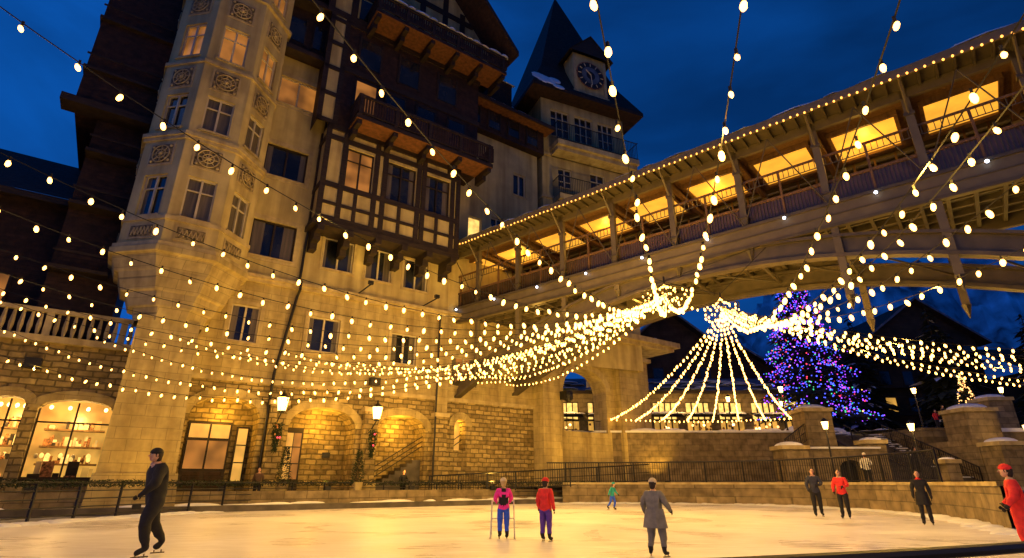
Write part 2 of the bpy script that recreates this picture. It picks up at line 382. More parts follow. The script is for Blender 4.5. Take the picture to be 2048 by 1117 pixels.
m.poly([(.2,Y,23.1),(.2,0,23.1),(.2,0,32),(.2,Y,32)],"darkwood")
for x in (.1,1.15): ht(x,x+.32,23.1,32.,Y)
for z in (23.1,25.2,27.3,29.4,31.5): ht(.1,1.45,z,z+.3,Y)
ax,az=6.8,43.2
m.poly([(-.2,Y,32),(13.4,Y,32),(13.4,Y,35),(ax,Y,az-.6),(-.2,Y,35)],"stucco")
for x in (-.2,1.4,3.0,4.6,6.6,8.6,10.2,11.8,13.1): 
    ht(x,x+.45,32,min(42.4,az-1.0-abs(x+.15-ax)*1.17),Y-.01)
for z in (32.,34.6,37.,39.2): 
    hw=min(6.8,(az-.6-z)/1.16-.2);ht(ax-hw,ax+hw,z,z+.5,Y)
for x in (2.,4.8,7.6,10.2): m.box(x,x+1.5,Y-.07,Y+.01,32.6,34.4,"glass")
for sx in (-1,1):
    x1=ax+sx*7.6;z1=az-7.6*1.16;dy0,dy1=-4.2,8
    pts=[(ax,az),(x1,z1),(x1,z1-.45),(ax,az-.55)]
    m.poly([(p[0],dy0,p[1]) for p in pts],"timber")
    m.poly([(ax,dy0,az),(x1,dy0,z1),(x1,dy1,z1),(ax,dy1,az)],"roof")
    m.poly([(ax,dy0,az-.55),(x1,dy0,z1-.45),(x1,dy1,z1-.45),(ax,dy1,az-.55)],"darkwood")
    m.poly([(x1,dy0,z1),(x1,dy1,z1),(x1,dy1,z1-.45),(x1,dy0,z1-.45)],"timber")
    for i in range(8): m.sph((x1-sx*.1,dy0+1.2+i*1.1,z1+.05),.35,.7,U(.08,.2),"snow",8,3,0)
m.obj("half_timbered_bay",hotel)
# --- turret
m=MB();cx,cy=-5.2,0.;RR=3.13
def ring(z,R_,yo=0.,n=8):
    return [(cx+R_*math.cos(math.radians(22.5+45*i)),cy+yo+R_*math.sin(math.radians(22.5+45*i)),z) for i in range(n)]
def loft(rs,mm):
    for a,b in zip(rs,rs[1:]):
        for i in range(8): m.poly([a[i],a[(i+1)%8],b[(i+1)%8],b[i]],mm)
loft([ring(8.4,1.55,-1.25),ring(9.0,1.7,-1.2),ring(9.1,1.95,-1.0),ring(9.8,2.2,-.7),ring(9.9,2.45,-.5),ring(10.8,2.75,-.3),ring(10.9,2.95,-.1),ring(11.6,3.2),ring(11.7,3.4),ring(12.0,3.4),ring(12.0,RR)],"ashlar")
for zb,e in ((12.0,.2),(18.15,.12),(18.35,.22),(23.2,.12),(13.45,.1),(28.9,.2),(33.8,.3)):
    loft([ring(zb,RR),ring(zb,RR+e),ring(zb+.22,RR+e),ring(zb+.22,RR)],"trim")
side=2*RR*math.sin(math.radians(22.5));ap=RR*math.cos(math.radians(22.5))
for k in range(-2,3):
    ang=math.radians(45*k)
    c,s=math.cos(ang),math.sin(ang)
    def fr(x,y,z,c=c,s=s):
        X=x;Yy=-ap+y
        return (cx+c*X-s*Yy,cy+s*X+c*Yy,z)
    h=[(-.68,.68,13.75,16.1),(-.68,.68,19.0,21.2),(-.68,.68,23.8,26.2),(-.68,.68,29.6,31.8)]
    wall(m,fr,-side/2,side/2,12.2,34,h,"stucco",.28)
    for i,q in enumerate(h): window(m,fr,*q,g=("curtain","curtain","litdim","litdim")[i] if not (k==-1 and i<2) else "glass",nc=2,tr=[.68],sill=True,curt=(k!=0 and i<2))
    for zc,hh in ((12.85,.3),(17.3,.55),(22.3,.6),(27.6,.6)):
        m.box(-.72,.72,-.04,.02,zc-hh-.1,zc+hh+.1,"trim",fr)
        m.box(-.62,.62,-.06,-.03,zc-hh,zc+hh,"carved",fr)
        if hh>.4:
            for j in range(16):
                t0=2*math.pi*j/16;t1=2*math.pi*(j+1)/16
                for rr_ in (.5,.27):
                    m.tube(fr(rr_*math.cos(t0),-.09,zc+rr_*math.sin(t0)),fr(rr_*math.cos(t1),-.09,zc+rr_*math.sin(t1)),.035,"trim",seg=4)
            for j in range(8):
                t0=2*math.pi*j/8
                m.tube(fr(.08*math.cos(t0),-.09,zc+.08*math.sin(t0)),fr(.48*math.cos(t0),-.09,zc+.48*math.sin(t0)),.028,"trim",seg=4)
            m.sph(fr(0,-.08,zc),.12,.12,.12,"trim",6,4)
            for sx_ in(-1,1):
                for sz_ in(-1,1): m.sph(fr(sx_*.5,-.06,zc+sz_*(hh-.12)),.08,.08,.08,"trim",6,4)
        else:
            for j in range(6): m.tube(fr(-.5+.2*j,-.08,zc-.2),fr(-.4+.2*j,-.08,zc+.2),.025,"trim",seg=4);m.tube(fr(-.4+.2*j,-.08,zc+.2),fr(-.3+.2*j if j<5 else .5,-.08,zc-.2),.025,"trim",seg=4)
def pier(x0,x1,yf,z0,x2,x3,yf2,z1,mm):
    a=[(x0,.0,z0),(x0,yf,z0),(x1,yf,z0),(x1,0,z0)];b=[(x2,0,z1),(x2,yf2,z1),(x3,yf2,z1),(x3,0,z1)]
    for i in range(3): m.poly([a[i],a[i+1],b[i+1],b[i]],mm)
    m.poly(b,mm)
pier(-6.8,-3.5,-3.0,.2,-6.7,-3.6,-2.9,1.6,"ashlar")
pier(-6.6,-3.7,-2.8,1.6,-6.45,-3.95,-2.6,8.6,"ashlar")
m.obj("turret",hotel)
m=MB()
m.path([(1.2,-.3,33),(1.0,-.3,16.9),(.95,-.15,15),(.92,-.15,12.6),(.92,-.6,12.4),(.92,-.6,11.9),(.92,-.15,11.6),(.3,-.15,7),(.28,-.2,6.6),(.28,-.2,1.0),(.4,-.6,.9)],.08,"black",8)
m.path([(10.3,-.5,12),(10.3,-.5,.8)],.06,"black",6)
m.obj("downpipes",hotel)
m=MB()
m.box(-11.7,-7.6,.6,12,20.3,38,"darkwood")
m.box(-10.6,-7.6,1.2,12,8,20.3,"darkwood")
m.box(-12.2,-7.6,.0,1.2,20.0,20.4,"timber")
for z in (11.,14.5,17.6,22.5,26.): 
    m.box(-10.6 if z<20 else -11.8,-8.2,.3,1.2,z,z+.18,"timber")
    m.box(-10.6 if z<20 else -11.8,-8.2,.3,.36,z+.9,z+1.,"timber")
m.box(-16,-10.6,3.0,14,7.5,15.5,"darkwood")
m.box(-24,-15,4.0,14,7.5,14.5,"darkwood")
for x,z,g in ((-13.2,9.5,"litdim"),(-15.0,12.3,"glass"),(-18.3,9.6,"litdim"),(-20.5,12,"glass"),(-17.6,12.4,"litdim")):
    y=2.95 if x>-16 else 3.95
    m.box(x,x+1.,y,4.05,z,z+1.5,g);m.box(x-.1,x,y-.04,4.05,z-.1,z+1.6,"timber");m.box(x+1,x+1.1,y-.04,4.05,z-.1,z+1.6,"timber");m.box(x+.47,x+.53,y-.03,4.05,z,z+1.5,"timber")
m.poly([(-16.6,2,15.3),(-10.4,2,15.3),(-10.4,9,20.5),(-16.6,9,20.5)],"roof")
m.poly([(-25,3,14.3),(-14,3,14.3),(-14,12,21),(-25,12,21)],"bluroof")
m.poly([(-16.6,2,15.32),(-14.,2,15.32),(-14.,3.5,16.42),(-16.6,4.6,17.25)],"snow")
m.box(-16.8,-10.3,1.9,2.1,14.9,15.25,"timber")
m.obj("dark_timber_wing",hotel)
for i,(x,z) in enumerate(((.75,5.2),(6.1,5.1))):
    m=MB();y=-1.15
    m.tube((x,-.5,z-.9),(x,y,z-.5),.035,"black");m.tube((x,-.55,z-.3),(x,y,z-.45),.03,"black")
    m.tube((x,y,z-.5),(x,y,z-.38),.12,"black",.2)
    m.tube((x,y,z-.38),(x,y,z+.3),.2,"lampglass",.31,seg=6)
    for j in range(6):
        t=2*math.pi*j/6;m.tube((x+.21*math.cos(t),y+.21*math.sin(t),z-.38),(x+.32*math.cos(t),y+.32*math.sin(t),z+.3),.012,"black",seg=4)
    m.tube((x,y,z+.3),(x,y,z+.56),.36,"black",.05);m.sph((x,y,z+.62),.06,.06,.1,"black")
    for j in range(420):
        t=R();a=U(0,6.28);rr_=.33*(1-t*.7)*math.sqrt(R())
        p=Vector((x+rr_*math.cos(a),-.78+rr_*.6*math.sin(a),z-.95-1.5*t))
        q=p+Vector((U(-.12,.12),U(-.12,.05),U(-.2,.05)));m.tube(p,q,.025,"garland",.004,seg=3,caps=False)
    for j in range(7): m.sph((x+U(-.15,.15),-1.0,z-1.1-U(0,1.)),.05,.05,.05,"l_red" if j<2 else "goods",6,4)
    m.obj("wall_lantern",hotel)
    point("lantern_light",(x,y-.38,z-.0),300,(1,.52,.08),.15,hotel)
# ------------------------------------------------------------------ CLOCK TOWER
CA=math.atan2(.407,.913)
tower=empty("clock_tower",(2.7,41.6,0),CA)
m=MB();W=9.2
tw=[(1.0,3.0,31.3,34.3),(3.6,5.6,31.3,34.3),(6.2,8.0,31.3,34.3),(1.6,3.0,26.0,28.0),(5.0,6.6,25.5,28.3)]
wall(m,ID,0,W,10,36,tw,"stucco",.3)
for h in tw: window(m,ID,*h,nc=3 if h[2]>30 else 2,tr=[.35,.7])
m.poly([(0,0,10),(0,W,10),(0,W,36),(0,0,36)],"stucco");m.poly([(W,0,10),(W,W,10),(W,W,36),(W,0,36)],"stucco")
for z in (24.6,29.0): m.box(-.1,W+.1,-.12,W,z,z+.25,"trim")
m.obj("walls",tower)
m=MB()
c0=W/2
def rg(z,hw): return [(c0-hw,c0-hw,z),(c0+hw,c0-hw,z),(c0+hw,c0+hw,z),(c0-hw,c0+hw,z)]
rs=[rg(35.3,6.1),rg(35.7,6.1),rg(39.5,4.3),rg(54.2,.08)]
for a,b in zip(rs,rs[1:]):
    for i in range(4): m.poly([a[i],a[(i+1)%4],b[(i+1)%4],b[i]],"roof")
m.poly(rs[0],"darkwood")
m.tube((c0,c0,54),(c0,c0,56.5),.08,"black");m.sph((c0,c0,55),.2,.2,.3,"black")
rt=Matrix.Rotation(math.radians(64.6),3,'X')
for i in range(12):
    t=R()*.35;x=c0-5.6+U(0,3.);m.sph((x,c0-6.1+1.8*t,35.7+3.8*t),U(.4,1.),U(.3,.6),U(.05,.1),"snow",9,3,0,rot=rt)
m.obj("spire_roof",tower)
m=MB();y=-1.15;xc=4.9;zc=38.5
m.box(xc-1.85,xc+1.85,y,c0,36.2,40.9,"stucco")
m.box(xc-1.85,xc-1.55,y-.1,y,36.3,40.7,"trim");m.box(xc+1.55,xc+1.85,y-.1,y,36.3,40.7,"trim")
m.box(xc-2.0,xc+2.0,y-.15,c0,36.0,36.3,"trim")
m.poly([(xc-2.4,y-.5,40.7),(xc,y-.5,43.0),(xc+2.4,y-.5,40.7)],"timber")
m.poly([(xc-2.5,y-.6,40.6),(xc,y-.6,43.1),(xc,c0,43.1),(xc-2.5,c0,40.6)],"roof");m.poly([(xc+2.5,y-.6,40.6),(xc,y-.6,43.1),(xc,c0,43.1),(xc+2.5,c0,40.6)],"roof")
n=32
def disk(r,yy,mm): m.poly([(xc+r*math.cos(2*math.pi*i/n),yy,zc+r*math.sin(2*math.pi*i/n)) for i in range(n)],mm)
disk(1.62,y-.12,"goods");disk(1.5,y-.14,"black");disk(1.0,y-.16,"bluroof");disk(.5,y-.17,"black")
for i in range(12):
    t=math.pi*2*i/12;m.tube((xc+1.1*math.sin(t),y-.18,zc+1.1*math.cos(t)),(xc+1.4*math.sin(t),y-.18,zc+1.4*math.cos(t)),.05,"frame",seg=4)
m.tube((xc,y-.21,zc),(xc-.55,y-.21,zc+.5),.06,"frame",seg=4);m.tube((xc,y-.21,zc),(xc+.1,y-.21,zc-1.15),.045,"frame",seg=4)
m.obj("clock_face",tower)
m=MB()
def iron(x0,x1,z,yo,top=1.5):
    m.box(x0,x1,yo,.0,z-.5,z,"trim");m.box(x0+.1,x1-.1,yo+.3,0,z-.9,z-.5,"trim")
    for zz in (z+.15,z+top): m.tube((x0,yo+.1,zz),(x1,yo+.1,zz),.04,"black")
    x=x0+.05
    while x<x1: m.tube((x,yo+.1,z),(x,yo+.1,z+top),.026,"black",seg=4);x+=.18
    for k in range(8): m.tube((x0+.05,yo*k/8,z),(x0+.05,yo*k/8,z+top),.022,"black",seg=4);m.tube((x1-.05,yo*k/8,z),(x1-.05,yo*k/8,z+top),.022,"black",seg=4)
    m.tube((x1-.05,yo,z+top),(x1-.05,0,z+top),.04,"black");m.tube((x0+.05,yo,z+top),(x0+.05,0,z+top),.04,"black")
iron(.8,9.6,29.9,-1.6,1.9);iron(1.0,5.6,24.6,-1.3,1.8)
m.obj("balconies",tower)
# ------------------------------------------------------------------ GATEHOUSE
podium=empty("stone_gatehouse",(-13.6,30,0),FA)
m=MB()
ah=(21.3,25.9,4.9,9.8,1.6)
wall(m,ID,20.0,30.4,.2,12.2,[ah],"ashlar",1.5,y=-.3)
archring(m,lambda x,y,z:(x,y-.3,z),ah,.5,"trim")
m.box(18.6,20.3,-1.2,.4,.2,12.0,"ashlar");m.box(26.9,30.4,-1.0,-.28,.2,11.0,"ashlar")
m.box(18.3,20.6,-1.4,.4,10.9,11.2,"trim");m.box(26.6,30.7,-1.25,-.2,11.0,11.3,"trim")
m.box(18.4,33.2,-1.9,2.0,12.2,12.5,"trim");m.box(18.0,33.6,-2.3,2.0,12.5,12.95,"trim")
m.poly([(30.4,-.3,.2),(30.4,1.3,.2),(30.4,1.3,12.2),(30.4,-.3,12.2)],"ashlar")
m.sph((20.5,-1.8,7.2),.35,.35,.45,"black");m.box(20.2,20.8,-2.0,-1.2,7.0,7.6,"black")
for z in (5.1,5.9): m.tube((21.3,.5,z),(25.9,.5,z),.03,"black")
for i in range(30): m.tube((21.4+i*.15,.5,4.9),(21.4+i*.15,.5,5.9),.014,"black",seg=4)
for x in range(15): m.sph((18.5+x,-1.6,12.95),U(.5,.9),U(.4,.7),U(.08,.2),"snow",9,3,0)
m.obj("gate_walls",podium)
# ------------------------------------------------------------------ BRIDGE
BA=math.atan2(-.649,.76)
bridge=empty("covered_footbridge",(-4.3,37.6,0),BA)
m=MB();T0,T1=-1.2,46.;WD=4.6
m.box(T0,T1,-.25,WD+.25,12.35,12.6,"steel");m.box(T0,T1,-.3,-.05,11.75,12.9,"steel");m.box(T0,T1,WD+.05,WD+.3,11.75,12.9,"steel")
m.box(T0,T1,-.38,-.3,12.8,12.95,"steel2");m.box(T0,T1,-.36,-.3,11.75,11.9,"steel2");m.box(T0,T1,-.34,-.3,12.3,12.36,"steel2")
t=T0
while t<T1:
    m.box(t,t+.14,-.05,WD+.05,12.0,12.35,"steel2");t+=.9
for w in (.9,1.8,2.8,3.7): m.box(T0,T1,w-.06,w+.06,12.05,12.30,"steel")
def archz(t): return 11.75-5.2*((t-18)/18.6)**2
for w in (-.02,WD+.02):
    n=44
    for i in range(n):
        a=-.7+37.6*i/n;b=-.7+37.6*(i+1)/n
        za,zb=archz(a),archz(b)
        for (d0,d1,y0,y1) in ((-.75,-.58,-.26,.26),(-.58,.18,-.06,.06),(.18,.32,-.26,.26)):
            c=[(a,w+y0,za+d0),(b,w+y0,zb+d0),(b,w+y0,zb+d1),(a,w+y0,za+d1)];e=[(p[0],w+y1,p[2]) for p in c]
            m.poly(c,"archsteel");m.poly(e,"archsteel");m.poly([c[0],c[1],e[1],e[0]],"steel2");m.poly([c[3],c[2],e[2],e[3]],"archsteel")
for t in [2.65+3.65*k for k in range(10)]:
    z=archz(t)
    m.tube((t,0,z-.2),(t,WD,z-.2),.1,"steel2",seg=6)
    if z>10: m.tube((t,0,z-.2),(t+3.65,WD,archz(t+3.65)-.2),.05,"steel2",seg=5)
posts=[-1+3.65*k for k in range(13)]
for t in posts:
    for w in (-.12,WD+.12):
        zb=11.75
        if 22<t<37: zb=8.6
        elif t<14 and t>0: zb=max(8.2,archz(t)-.1)
        m.box(t-.15,t+.15,w-.13,w+.13,zb,17.2,"steel")
        m.box(t-.2,t+.2,w-.18,w+.18,13.4,13.5,"steel2");m.box(t-.2,t+.2,w-.18,w+.18,15.9,16.05,"steel2")
        m.tube((t,w,zb),(t,w,zb-.6),.2,"steel2",.02,seg=6)
for a,b in zip(posts,posts[1:]):
    for w,far in ((-.05,0),(WD+.05,1)):
        m.box(a+.15,b-.15,w-.03,w+.03,12.9,13.0,"deckwood");m.box(a+.15,b-.15,w-.04,w+.04,14.0,14.12,"deckwood")
        m.box(a+.15,b-.15,w-.04,w+.04,15.35,15.45,"deckwood")
        ks=(1,2,3) if far else (2,)
        for k in ks:
            x=a+(b-a)*k/4;m.box(x-.05,x+.05,w-.05,w+.05,12.9,17.0 if far else 15.4,"deckwood")
        if far:
            m.box(a+.15,b-.15,w-.05,w+.05,16.1,16.22,"deckwood");m.box(a+.15,b-.15,w-.012,w+.012,15.74,15.78,"steel2")
            m.poly([(a+.15,w+.02,14.12),(b-.15,w+.02,14.12),(b-.15,w+.02,15.35),(a+.15,w+.02,15.35)],"warmrefl_glass")
            m.box(a+.15,b-.15,w-.02,w+.02,13.0,14.0,"deckwood")
            for k in range(1,16):
                x=a+(b-a)*k/16;m.box(x-.02,x+.02,w-.02,w+.02,15.47,16.1,"steel2")
        else:
            m.poly([(a+.15,w+.03,13.0),(b-.15,w+.03,13.0),(b-.15,w+.03,14.0),(a+.15,w+.03,14.0)],"warmrefl_glass")
            for k in range(1,24):
                x=a+(b-a)*k/24;m.box(x-.016,x+.016,w-.015,w+.015,13.0,14.0,"steel2")
            for k in range(1,16):
                x=a+(b-a)*k/16;m.box(x-.014,x+.014,w-.015,w+.015,14.95,15.36,"steel2")
            m.box(a+.15,b-.15,w-.012,w+.012,14.93,14.97,"steel2")
    mid=(a+b)/2
    m.tube((a,-.3,12.9),(mid,-.95,16.8),.03,"steel2",seg=5);m.tube((b,-.3,12.9),(mid,-.95,16.8),.03,"steel2",seg=5)
    m.tube((a,-.25,16.0),(a,-1.25,17.2),.06,"steel",seg=5)
m.poly([(T0,0,17.0),(T1,0,17.0),(T1,WD,17.0),(T0,WD,17.0)],"deckwood")
for a,b in zip(posts,posts[1:]):
    m.box(a+.55,b-.55,.9,WD-.9,16.86,16.96,"panel")
    for (p,q,r,s) in ((a+.4,a+.55,.75,WD-.75),(b-.55,b-.4,.75,WD-.75)): m.box(p,q,r,s,16.74,16.98,"deckwood")
    m.box(a+.55,b-.55,.75,.9,16.74,16.98,"deckwood");m.box(a+.55,b-.55,WD-.9,WD-.75,16.74,16.98,"deckwood")
    m.box(a-.12,a+.12,0,WD,16.6,16.98,"deckwood")
m.poly([(T0,-.1,12.62),(T1,-.1,12.62),(T1,WD+.1,12.62),(T0,WD+.1,12.62)],"deckwood")
m.box(T0,T1,-.25,-.05,16.8,17.25,"steel");m.box(T0,T1,WD+.05,WD+.25,16.8,17.25,"steel")
t=T0
while t<T1:
    m.box(t,t+.1,-1.35,-.1,17.12,17.25,"steel2");t+=.6
m.poly([(T0,-1.4,17.27),(T1,-1.4,17.27),(T1,WD+1.4,17.27),(T0,WD+1.4,17.27)],"steel2")
m.box(T0,T1,-1.5,-1.38,17.1,17.5,"steel");m.box(T0,T1,WD+1.38,WD+1.5,17.1,17.5,"steel")
m.poly([(T0,-1.5,17.5),(T1,-1.5,17.5),(T1,WD/2,18.5),(T0,WD/2,18.5)],"bluroof");m.poly([(T0,WD+1.5,17.5),(T1,WD+1.5,17.5),(T1,WD/2,18.5),(T0,WD/2,18.5)],"bluroof")
t=T0
while t<T1:
    w=U(.8,2.5)
    if R()<.75: m.sph((t+w/2,-1.1,17.5),w*.6,.5,U(.1,.22),"snow",9,4,0)
    t+=w
m.obj("bridge_structure",bridge)
m=MB();t=T0
while t<T1:
    m.sph((t,-1.56,17.12-.05*abs(math.sin(t*3))),.045,.045,.06,"fairy",6,4);t+=.30
for a in posts: m.sph((a+1.8,-.45,12.75),.07,.07,.07,"ledw",8,5);m.tube((a+1.8,-.3,12.75),(a+1.8,-.42,12.75),.05,"black")
m.obj("eave_fairy_lights",bridge)
for a in posts[1:11:2]: point("bridge_ceiling_light",(a+1.8,WD/2,16.4),120,(1,.50,.07),.15,bridge)
# ------------------------------------------------------------------ STRING LIGHTS
strings=empty("string_lights")
C1=Vector((6.9,23,9.2));C2=Vector((9.6,23.6,8.75))
wires=MB();bulbs=MB();allpts=[]
def strand(h,e,b=None,sp=.56,size=None):
    h=Vector(h);e=Vector(e);d=e-h;L=math.hypot(d.x,d.y)
    if b is None: b=13.6*(L/28)**2
    a=d.z-b
    n=max(3,int(L/sp*1.03));pts=[]
    for i in range(n+1):
        k=i/n;pts.append(Vector((h.x+d.x*k,h.y+d.y*k,h.z+a*k+b*k*k)))
    wires.path(pts[::2] if n>8 else pts,.010,"cable",3)
    off=R()*.5
    for i in range(n):
        p=pts[i].lerp(pts[i+1],off+U(-.04,.04));p=p+Vector((U(-.03,.03),U(-.03,.03),-.09+U(-.04,.03)))
        k=i/n;r=size or (.060-.025*min(1,k*1.5))
        r*=U(.75,1.15)
        tl=Matrix.Rotation(U(-.35,.35),3,'X')@Matrix.Rotation(U(-.35,.35),3,'Y')
        bulbs.sph(p,r,r,r*1.7,"bulb",7,5,rot=tl)
        wires.tube(p+Vector((0,0,r*1.5)),p+Vector((0,0,r*1.5+.07)),.02,"cable",seg=4)
    allpts.append(pts)
for e in ((-2.,-5,8.3),(0.,-5,8.3),(-5.1,-2,8.2)): strand(C1,e)
for psi in (36,43.5,50,57,63,69,75):
    t=math.radians(psi);strand(C1,(C1.x-28*math.sin(t),C1.y-28*math.cos(t),8.2+ (0.5 if psi<40 else 0)))
psi=80
while psi<150:
    t=math.radians(psi);dx,dy=-math.sin(t),-math.cos(t)
    r=(.579*(C1.x+13.6)-.815*(C1.y-30)-3.3)/(-(.579*dx-.815*dy))
    r=min(r,30)
    strand(C1,(C1.x+r*dx,C1.y+r*dy,7.4+U(-.25,.25)),b=13.6*(r/28)**2+1.2+U(-.4,.4),sp=.44);psi+=4.6
for e in ((1.,-4.5,8.2),(2.8,-4.5,8.2),(3.7,-4.3,8.2),(5.6,-4.1,8.2),(8.6,-4.3,8.2)): strand(C2,e)
for al in (76,80,84,88,92,96,100,104):
    t=math.radians(al);strand(C2,(C2.x+29*math.sin(t),C2.y-29*math.cos(t),6.6+.02*(105-al)),b=8.6-.09*(al-78)+U(-.4,.4),sp=.45)
NR=len(allpts)
for i in range(8):
    x=8.0+14.8*i/7;strand(C2+Vector((0,0,-.2)),(x,45+.6*math.sin(i/7*3.14),6.1),b=2.9,sp=.5,size=.055)
strand((8,45,6.1),(22.8,45,6.2),b=.8,sp=.4,size=.05)
for C,rr_ in ((C1,1.05),(C2,.8)):
    n=8
    for i in range(n):
        t0=2*math.pi*i/n;t1=2*math.pi*(i+1)/n
        p=C+Vector((rr_*math.cos(t0),rr_*math.sin(t0),.05));q=C+Vector((rr_*math.cos(t1),rr_*math.sin(t1),.05))
        wires.tube(p,q,.025,"cable")
        strand(p,q,b=2.2,sp=.2,size=.04)
        strand(C+Vector((0,0,.5)),p,b=.5,sp=.33,size=.04)
strand(C1,C2,b=1.2,sp=.3,size=.045)
wires.tube(C1,C1+Vector((0,0,.8)),.04,"cable");wires.tube(C2,C2+Vector((0,0,.7)),.04,"cable")
for C in (C1,C2):
    wires.tube(C+Vector((0,0,.6)),(7.1,28.1,12),.015,"cable",seg=4);wires.tube(C+Vector((0,0,.6)),(12.4,23.5,12),.015,"cable",seg=4)
wires.obj("wires",strings);bulbs.obj("bulbs",strings,smooth=True)
for j,pts in enumerate(allpts[:NR]):
    if len(pts)<30: continue
    if j%3==2: continue
    for k in ((.25,.62) if j%2 else (.12,.45,.8)):
        point("string_lamp",pts[int(k*len(pts))]-Vector((0,0,.1)),225,WARM,.05,strings)
# ------------------------------------------------------------------ GROUND, ICE
m=MB();m.poly([(-500,-300,-.02),(500,-300,-.02),(500,900,-.02),(-500,900,-.02)],"ground");m.obj("ground")
per=[(13.3,16.2),(15.2,20),(16.6,25),(16.2,30),(13.9,33.8),(9,36),(5,36.7),(-.8,36.4),(-6,33.2),(-12.3,27.7),(-14.4,22),(-15,17),(-15.2,9),(-12,4),(-8,2.2),(-3,2.4),(1.2,3.2),(3.4,4.0),(5.8,5.2),(8.6,7.4),(11.4,11.5)]
def smooth(p,n=6,closed=True):
    out=[];N_=len(p)
    for i in range(N_ if closed else N_-1):
        g=lambda j:Vector(p[j%N_]) if closed else Vector(p[max(0,min(N_-1,j))])
        p0,p1,p2,p3=g(i-1),g(i),g(i+1),g(i+2)
        for k in range(n):
            t=k/n;out.append(.5*((2*p1)+(p2-p0)*t+(2*p0-5*p1+4*p2-p3)*t*t+(3*p1-p0-3*p2+p3)*t**3))
    if not closed: out.append(Vector(p[-1]))
    return out
sp=smooth(per)
ice=bpy.data.materials.new("ice");ice.use_nodes=True;nt=ice.node_tree;N=nt.nodes;Lk=nt.links;b=N["Principled BSDF"]
tc=N.new("ShaderNodeTexCoord");n1=N.new("ShaderNodeTexNoise");n1.inputs["Scale"].default_value=.3;n1.inputs["Detail"].default_value=9;n1.inputs["Distortion"].default_value=.8
Lk.new(tc.outputs["Object"],n1.inputs["Vector"])
acc=n1.outputs[0]
for rot,scl in ((.5,7.),(-.7,9.),(1.4,6.)):
    mp=N.new("ShaderNodeMapping");mp.inputs["Scale"].default_value=(.12,2.4,1);mp.inputs["Rotation"].default_value=(0,0,rot)
    n2=N.new("ShaderNodeTexNoise");n2.inputs["Scale"].default_value=scl;n2.inputs["Detail"].default_value=6;n2.inputs["Distortion"].default_value=1.2
    Lk.new(tc.outputs["Object"],mp.inputs[0]);Lk.new(mp.outputs[0],n2.inputs["Vector"])
    r2=N.new("ShaderNodeMapRange");r2.inputs[1].default_value=.54;r2.inputs[2].default_value=.66;r2.inputs[3].default_value=0.;r2.inputs[4].default_value=.34
    Lk.new(n2.outputs[0],r2.inputs[0])
    ad=N.new("ShaderNodeMath");ad.operation='ADD';Lk.new(acc,ad.inputs[0]);Lk.new(r2.outputs[0],ad.inputs[1]);acc=ad.outputs[0]
rp=N.new("ShaderNodeValToRGB");rp.color_ramp.elements[0].position=.32;rp.color_ramp.elements[1].position=.9
rp.color_ramp.elements[0].color=(.52,.49,.50,1);rp.color_ramp.elements[1].color=(.88,.87,.88,1)
Lk.new(acc,rp.inputs[0])
Lk.new(rp.outputs[0],b.inputs["Base Color"])
r4=N.new("ShaderNodeMapRange");r4.inputs[1].default_value=.3;r4.inputs[2].default_value=.9;r4.inputs[3].default_value=.2;r4.inputs[4].default_value=.55;Lk.new(acc,r4.inputs[0]);Lk.new(r4.outputs[0],b.inputs["Roughness"])
bp=N.new("ShaderNodeBump");bp.inputs["Strength"].default_value=.3;bp.inputs["Distance"].default_value=.02;Lk.new(acc,bp.inputs["Height"]);Lk.new(bp.outputs[0],b.inputs["Normal"])
MATS["ice"]=ice
m=MB();m.poly([(p.x,p.y,0.0) for p in sp],"ice");m.obj("ice_rink")
m=MB()
for p,q in zip(sp,sp[1:]+sp[:1]):
    for k in range(4):
        c=p.lerp(q,k/4)
        if c.y>8 and not (c.x>7 and c.y<14): m.sph((c.x+U(-.15,.15),c.y+U(-.2,.2),0),U(.2,.7),U(.2,.45),U(.03,.10),"snow",8,3,0)
m.obj("snow_bank",smooth=True)
terr=empty("hotel_terrace",(-13.6,30,0),FA)
m=MB();m.box(-30,20,-2.2,1.0,.0,.8,"paving");m.box(-30,20,-2.3,-2.2,.0,.84,"wallstone");m.box(-30,22,-3.6,-2.3,.0,.25,"paving")
for i in range(45): m.sph((U(-20,20),U(-3.0,-2.4),.25),U(.3,1.2),U(.2,.35),U(.03,.12),"snow",8,3,0)
m.obj("terrace_slab",terr)
for s_ in (-10.55,-6.1,1.25,5.2):
    m=MB();m.tube((0,0,0),(0,0,.45),.26,"ashlar",.34,seg=10)
    for i in range(500):
        t=R();a=U(0,6.28);rr_=.42*(1-t*.85)*math.sqrt(R());p=Vector((rr_*math.cos(a),rr_*math.sin(a),.45+1.7*t))
        m.tube(p,p+Vector((math.cos(a)*.12,math.sin(a)*.12,U(-.05,.1))),.02,"garland",.003,seg=3,caps=False)
    o=m.obj("potted_evergreen");o.location=(-13.6+.815*s_+.579*1.4,30+.579*s_-.815*1.4,.8)
